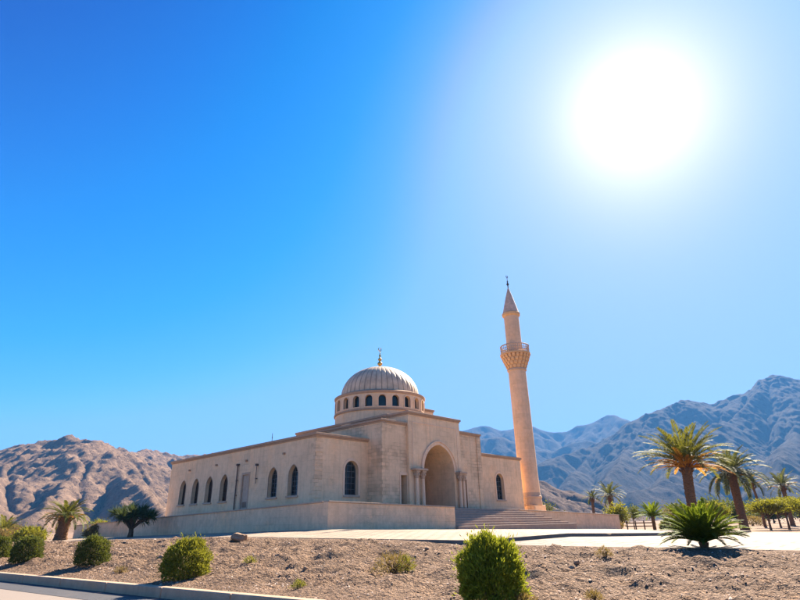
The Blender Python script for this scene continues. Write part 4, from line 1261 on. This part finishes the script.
# dark branching tree against the terrace wall
def dragon(loc, label, seed):
    rng = np.random.RandomState(seed)
    root = empty('dragon_tree', loc, 0, label, 'tree')
    m = MB(); qb = QB()
    m.tube([(0, 0, -0.2), (0.03, 0, 0.35), (0, 0, 0.6)], [0.22, 0.16, 0.15], 9)
    for i in range(17):
        az = i * 2.39996; e = math.sqrt((i + 0.5) / 17)
        tip = np.array([math.cos(az) * 1.28 * e, math.sin(az) * 1.28 * e, 1.72 - 0.62 * e * e + rng.normal() * 0.17])
        md = tip * np.array([0.42, 0.42, 0.5]) + np.array([0, 0, 0.28])
        m.tube([(0, 0, 0.5), tuple(md), tuple(tip)], [0.085, 0.06, 0.05], 6)
        n = int(rng.uniform(70, 170))
        d = sph(n, rng); d = unit(d + np.array([math.cos(az) * 0.35, math.sin(az) * 0.35, 0.45]))
        P = np.repeat(tip[None], n, 0) + d * 0.03
        V, F = leaf_quads(P, d, 0.6 * rng.uniform(0.6, 1.25, n), 0.022, rng, 0.4); qb.add(V, F)
    m.build('trunk', M['bark'], root); qb.build('crown', M['leaf_dragon'], root)
    return root
dragon(on(-18.9, 39.6), 'dark umbrella shaped tree in front of the terrace wall', 50)

# orchard beyond the path at the right
ORCH = 'flat topped orchard trees beyond the path'
for i, (x, y, w, H, lab) in enumerate(((34.9, 55.0, 3.4, 2.7, 'orchard tree with a leaning trunk nearest the grey green palm'), (38.0, 57.0, 3.2, 2.8, 'middle orchard tree with a straight thin trunk under the slim palm'),
                                       (40.6, 57.5, 3.6, 3.0, 'orchard tree with the densest yellow crown at the right edge'), (33.6, 61.5, 2.6, 2.5, 'smaller orchard tree set back behind the leaning one'), (41.8, 64.0, 3.2, 2.9, 'orchard tree standing furthest back at the right edge'))):
    tree(on(x, y), H, w, 1.35, 5200, 0.16, 0.05, M['leaf_orchard'], lab, 60 + i, name='orchard_tree', group=ORCH, trunk_r=0.09, clumps=30, fork=0.5, flat=0.2, lean=((-0.25, 0), (0.1, 0), (0.15, 0), (0, 0), (0, 0))[i])
# far dark thicket
TH = 'dark trees far behind the palms'
for i, (x, y, w, H, lab) in enumerate(((47.5, 98, 5.5, 3.4, 'dark far tree left of the tall date palm trunk'), (53.0, 99, 6.0, 3.9, 'dark far tree between the two date palm trunks'), (58.5, 100, 6.5, 3.6, 'broad dark far tree behind the grey green palm'),
                                       (65.0, 101, 6.5, 3.3, 'dark far tree seen under the slim palm crown'), (72.0, 103, 7.0, 3.8, 'tall dark far tree behind the orchard at the right'))):
    tree(on(x, y), H, w, H * 0.85, 3600, 0.3, 0.1, M['leaf_dark'], lab, 70 + i, name='far_tree', group=TH, trunk_r=0.14, clumps=30, fork=0.25, spread=0.2)
tree(on(26.2, 70.0), 2.6, 2.6, 2.2, 2600, 0.2, 0.07, M['leaf_orchard'], 'yellowish bush against the terrace end below the distant palms', 80, name='bush', cat='bush', clumps=18, fork=0.2, spread=0.2)
tree(on(17.6, 44.0), 1.75, 1.3, 1.0, 1100, 0.11, 0.03, M['leaf_dark'], 'thin sparse young tree between the terrace end and small sago palm', 81, name='young_tree', clumps=12, fork=0.5, trunk_r=0.035, spread=0.2)
tree(on(15.5, 66.0), 3.0, 3.4, 2.4, 3000, 0.2, 0.06, M['leaf_palm_blue'], 'green bush showing over the terrace wall beside the minaret base', 82, name='bush', cat='bush', clumps=20, fork=0.2, spread=0.2)
shrub(on(21.9, 47.5), 1.5, 0.75, 2600, 0.12, 0.03, M['leaf_dark'], 'low dark bush right of the small sago palm', 83, cat='bush', name='bush')
tree(on(26.6, 58.0), 2.5, 1.7, 1.6, 500, 0.12, 0.02, M['leaf_dry'], 'nearly bare twiggy tree left of the tall date palm trunk', 84, name='bare_tree', clumps=26, fork=0.3, trunk_r=0.06, spread=0.22)
shrub(on(44.5, 60.5), 2.6, 1.3, 3600, 0.16, 0.04, M['leaf_dark'], 'dark round bush under the orchard at the right edge', 85, cat='bush', name='bush')
for i, (x, y, w, h, mt, lab) in enumerate(((30.5, 63, 2.2, 0.8, 'leaf_dry', 'dry brown scrub between the two date palm trunks'), (36.5, 72, 3.0, 1.0, 'leaf_olive', 'olive scrub behind the leaning orchard tree'), (24.0, 66, 2.0, 0.9, 'leaf_dry', 'dry tan scrub behind the thin young tree'),
                                          (22.5, 75, 2.6, 1.2, 'leaf_olive', 'olive scrub behind the right terrace end'), (46.0, 76, 3.2, 1.1, 'leaf_dry', 'dry scrub far behind the orchard trunks'))):
    shrub(on(x, y), w, h, 2000, 0.18, 0.04, M[mt], lab, 90 + i, cat='scrub', name='scrub', shag=0.35, power=2.0)
# scrub at the far left
for i, (x, y, w, h, mt, lab) in enumerate(((-31.6, 48.5, 2.4, 1.05, 'leaf_orchard', 'yellow green bush left of the short stout palm'), (-35.8, 51, 2.4, 1.0, 'leaf_dry', 'golden dry bush between yellow green bush and left edge'), (-27.5, 51.5, 2.2, 1.0, 'leaf_dry', 'orange brown bush right behind the short stout palm'),
                                          (-33.0, 62, 3.4, 1.7, 'leaf_olive', 'taller olive bush behind the short stout palm'), (-41.5, 60, 3.6, 1.5, 'leaf_dry', 'dry shaggy bush at the far left edge'), (-28.5, 64, 3.2, 1.4, 'leaf_olive', 'olive bush at the far end of the terrace wall'))):
    shrub(on(x, y), w, h, 3600, 0.17, 0.04, M[mt], lab, 110 + i, cat='bush', name='bush', shag=0.4, power=2.0)

# low timber rail past the terrace end
fr = empty('low_fence', on(16.9, 43.6), R(-8), 'low timber rail fence past the right end of the terrace', 'fence')
for i in range(4):
    m = MB(); m.box(-0.04 + 0.62 * i, 0.04 + 0.62 * i, -0.04, 0.04, -0.2, 0.62); m.build('post', M['bark'], fr, bevel=0.01)
m = MB(); m.box(-0.1, 2.0, -0.065, -0.041, 0.42, 0.5); m.build('rail', M['bark'], fr)
m = MB(); m.box(-0.1, 2.0, -0.065, -0.041, 0.2, 0.27); m.build('rail', M['bark'], fr)

# boulders and stones on the bank
M['boulder'] = rock('boulder_stone', (0.40, 0.26, 0.16), (0.27, 0.165, 0.10), (0.5, 0.35, 0.23), s=1.4, bs=0.6, bd=0.06)
def boulder(loc, sx, sy, sz, label, seed, group=None):
    rng = np.random.RandomState(seed)
    bm = bmesh.new(); bmesh.ops.create_icosphere(bm, subdivisions=4, radius=1.0)
    cuts = [(unit(rng.normal(size=(1, 3)))[0], rng.uniform(0.6, 0.9)) for _ in range(9)]
    for v in bm.verts:
        p = np.array(v.co)
        for nrm2, dd in cuts:
            e = p @ nrm2 - dd
            if e > 0: p = p - nrm2 * e * 0.85
        k = float(fbm(np.array([p[0] * 2 + seed]), np.array([p[1] * 2 + p[2] * 1.7]), 4)[0])
        p = p * (1 + 0.14 * k)
        v.co = Vector((p[0] * sx, p[1] * sy, p[2] * sz))
    me = bpy.data.meshes.new('boulder'); bm.to_mesh(me); bm.free()
    o = link('boulder', me, M['boulder'], None, True); o.location = (loc[0], loc[1], loc[2] + sz * 0.45); o.rotation_euler.z = rng.uniform(0, 6)
    return tag(o, label, 'boulder', group)
boulder(on(-6.26, 21.9), 0.34, 0.28, 0.22, 'tan boulder on the paving edge above the clipped olive shrub', 1)
BG = 'loose stones on the gravel bank'
for i, (x, y, s, lab) in enumerate(((3.6, 12.4, 0.10, 'pair of loose stones right of the bright shrub, upper one'), (3.35, 11.9, 0.085, 'smaller loose stone right of the bright shrub'), (6.0, 10.6, 0.09, 'loose stone low on the bank below the large sago palm'), (-2.4, 14.2, 0.10, 'brown stone on the bank left of the sparse plant'),
                                   (-3.6, 16.6, 0.11, 'half buried stone on the bank below the paving edge'), (-7.7, 18.4, 0.12, 'half buried stone between the olive and dark shrubs'), (0.6, 15.6, 0.09, 'small stone close under the paving edge behind the sparse plant'), (8.6, 11.6, 0.10, 'loose stone on the bank at the right edge'))):
    boulder(on(x, y), s, s * 0.8, s * 0.62, lab, 10 + i, BG)
# pebbles: too many to count
rng = np.random.RandomState(3)
def pebbles(n, p0, p1, q0, q1, smin, smax):
    p = rng.uniform(p0, p1, n); q = q0 + (q1 - q0) * rng.uniform(0, 1, n)
    x, y = xy_of(p, q)
    keep = rng.rand(n) < np.clip(0.55 + 1.5 * fbm(x * 0.8 + 5, y * 0.8, 4), 0.06, 1)
    x, y = x[keep], y[keep]; n = len(x); z = bank_z(x, y)
    s = smin + (smax - smin) * rng.rand(n) ** 3.5 + (rng.rand(n) < 0.006) * 0.035
    base = np.array([(1, 0, 0), (0, 1, 0), (-1, 0, 0), (0, -1, 0), (0.1, 0.05, 0.75)]) 
    ang = rng.uniform(0, 6.28, n); ca, sa = np.cos(ang), np.sin(ang)
    ax = s * rng.uniform(0.7, 1.4, n); ay = s * rng.uniform(0.6, 1.1, n)
    jit = rng.uniform(0.75, 1.25, (n, 5, 3))
    L = base[None] * jit
    lx, ly, lz = L[..., 0] * ax[:, None], L[..., 1] * ay[:, None], L[..., 2] * s[:, None]
    V = np.stack([x[:, None] + lx * ca[:, None] - ly * sa[:, None], y[:, None] + lx * sa[:, None] + ly * ca[:, None], z[:, None] - 0.004 + lz], -1).reshape(-1, 3)
    b = np.arange(n)[:, None, None] * 5
    F = (b + np.array([(0, 1, 4), (1, 2, 4), (2, 3, 4), (3, 0, 4)])[None]).reshape(-1, 3)
    return V, F
V1, F1 = pebbles(46000, -14, 14, 0.05, 7.5, 0.007, 0.034)
V2, F2 = pebbles(14000, -34, -14, 0.05, 7.5, 0.012, 0.06)
M['pebble'] = simple('pebble_stone', (0.36, 0.26, 0.19), rough=0.95, scale=1.3, var=0.45, bmp=0, spec=0.15)
def pebble_mat():
    m, nt, b, _ = new_mat('pebble_stones')
    g = nt.nodes.new('ShaderNodeNewGeometry')
    c = ramp(nt, g.outputs['Random Per Island'], [(0.0, (0.10, 0.06, 0.04)), (0.45, (0.23, 0.15, 0.105)), (0.75, (0.33, 0.235, 0.175)), (1.0, (0.5, 0.4, 0.32))])
    nt.links.new(c, b.inputs['Base Color']); b.inputs['Roughness'].default_value = 0.95; b.inputs['Specular IOR Level'].default_value = 0.15
    return m
tag(from_arrays('pebbles', np.concatenate([V1, V2]), np.concatenate([F1, F2 + len(V1)]), pebble_mat()), kind='stuff')

# ------------------------------------------------------------------ hazy air
hz = MB(); hz.box(-13000, 13000, -2500, 15000, -2.6, 720)
hm = bpy.data.materials.new('haze_air'); hm.use_nodes = True
hn = hm.node_tree; hn.nodes.clear()
ho = hn.nodes.new('ShaderNodeOutputMaterial'); hv = hn.nodes.new('ShaderNodeVolumePrincipled')
hv.inputs['Color'].default_value = HAZE_COLOR
hv.inputs['Density'].default_value = HAZE_DENSITY
hv.inputs['Anisotropy'].default_value = HAZE_G
hn.links.new(hv.outputs[0], ho.inputs['Volume'])
haze = hz.build('haze', hm)
tag(haze, kind='stuff')
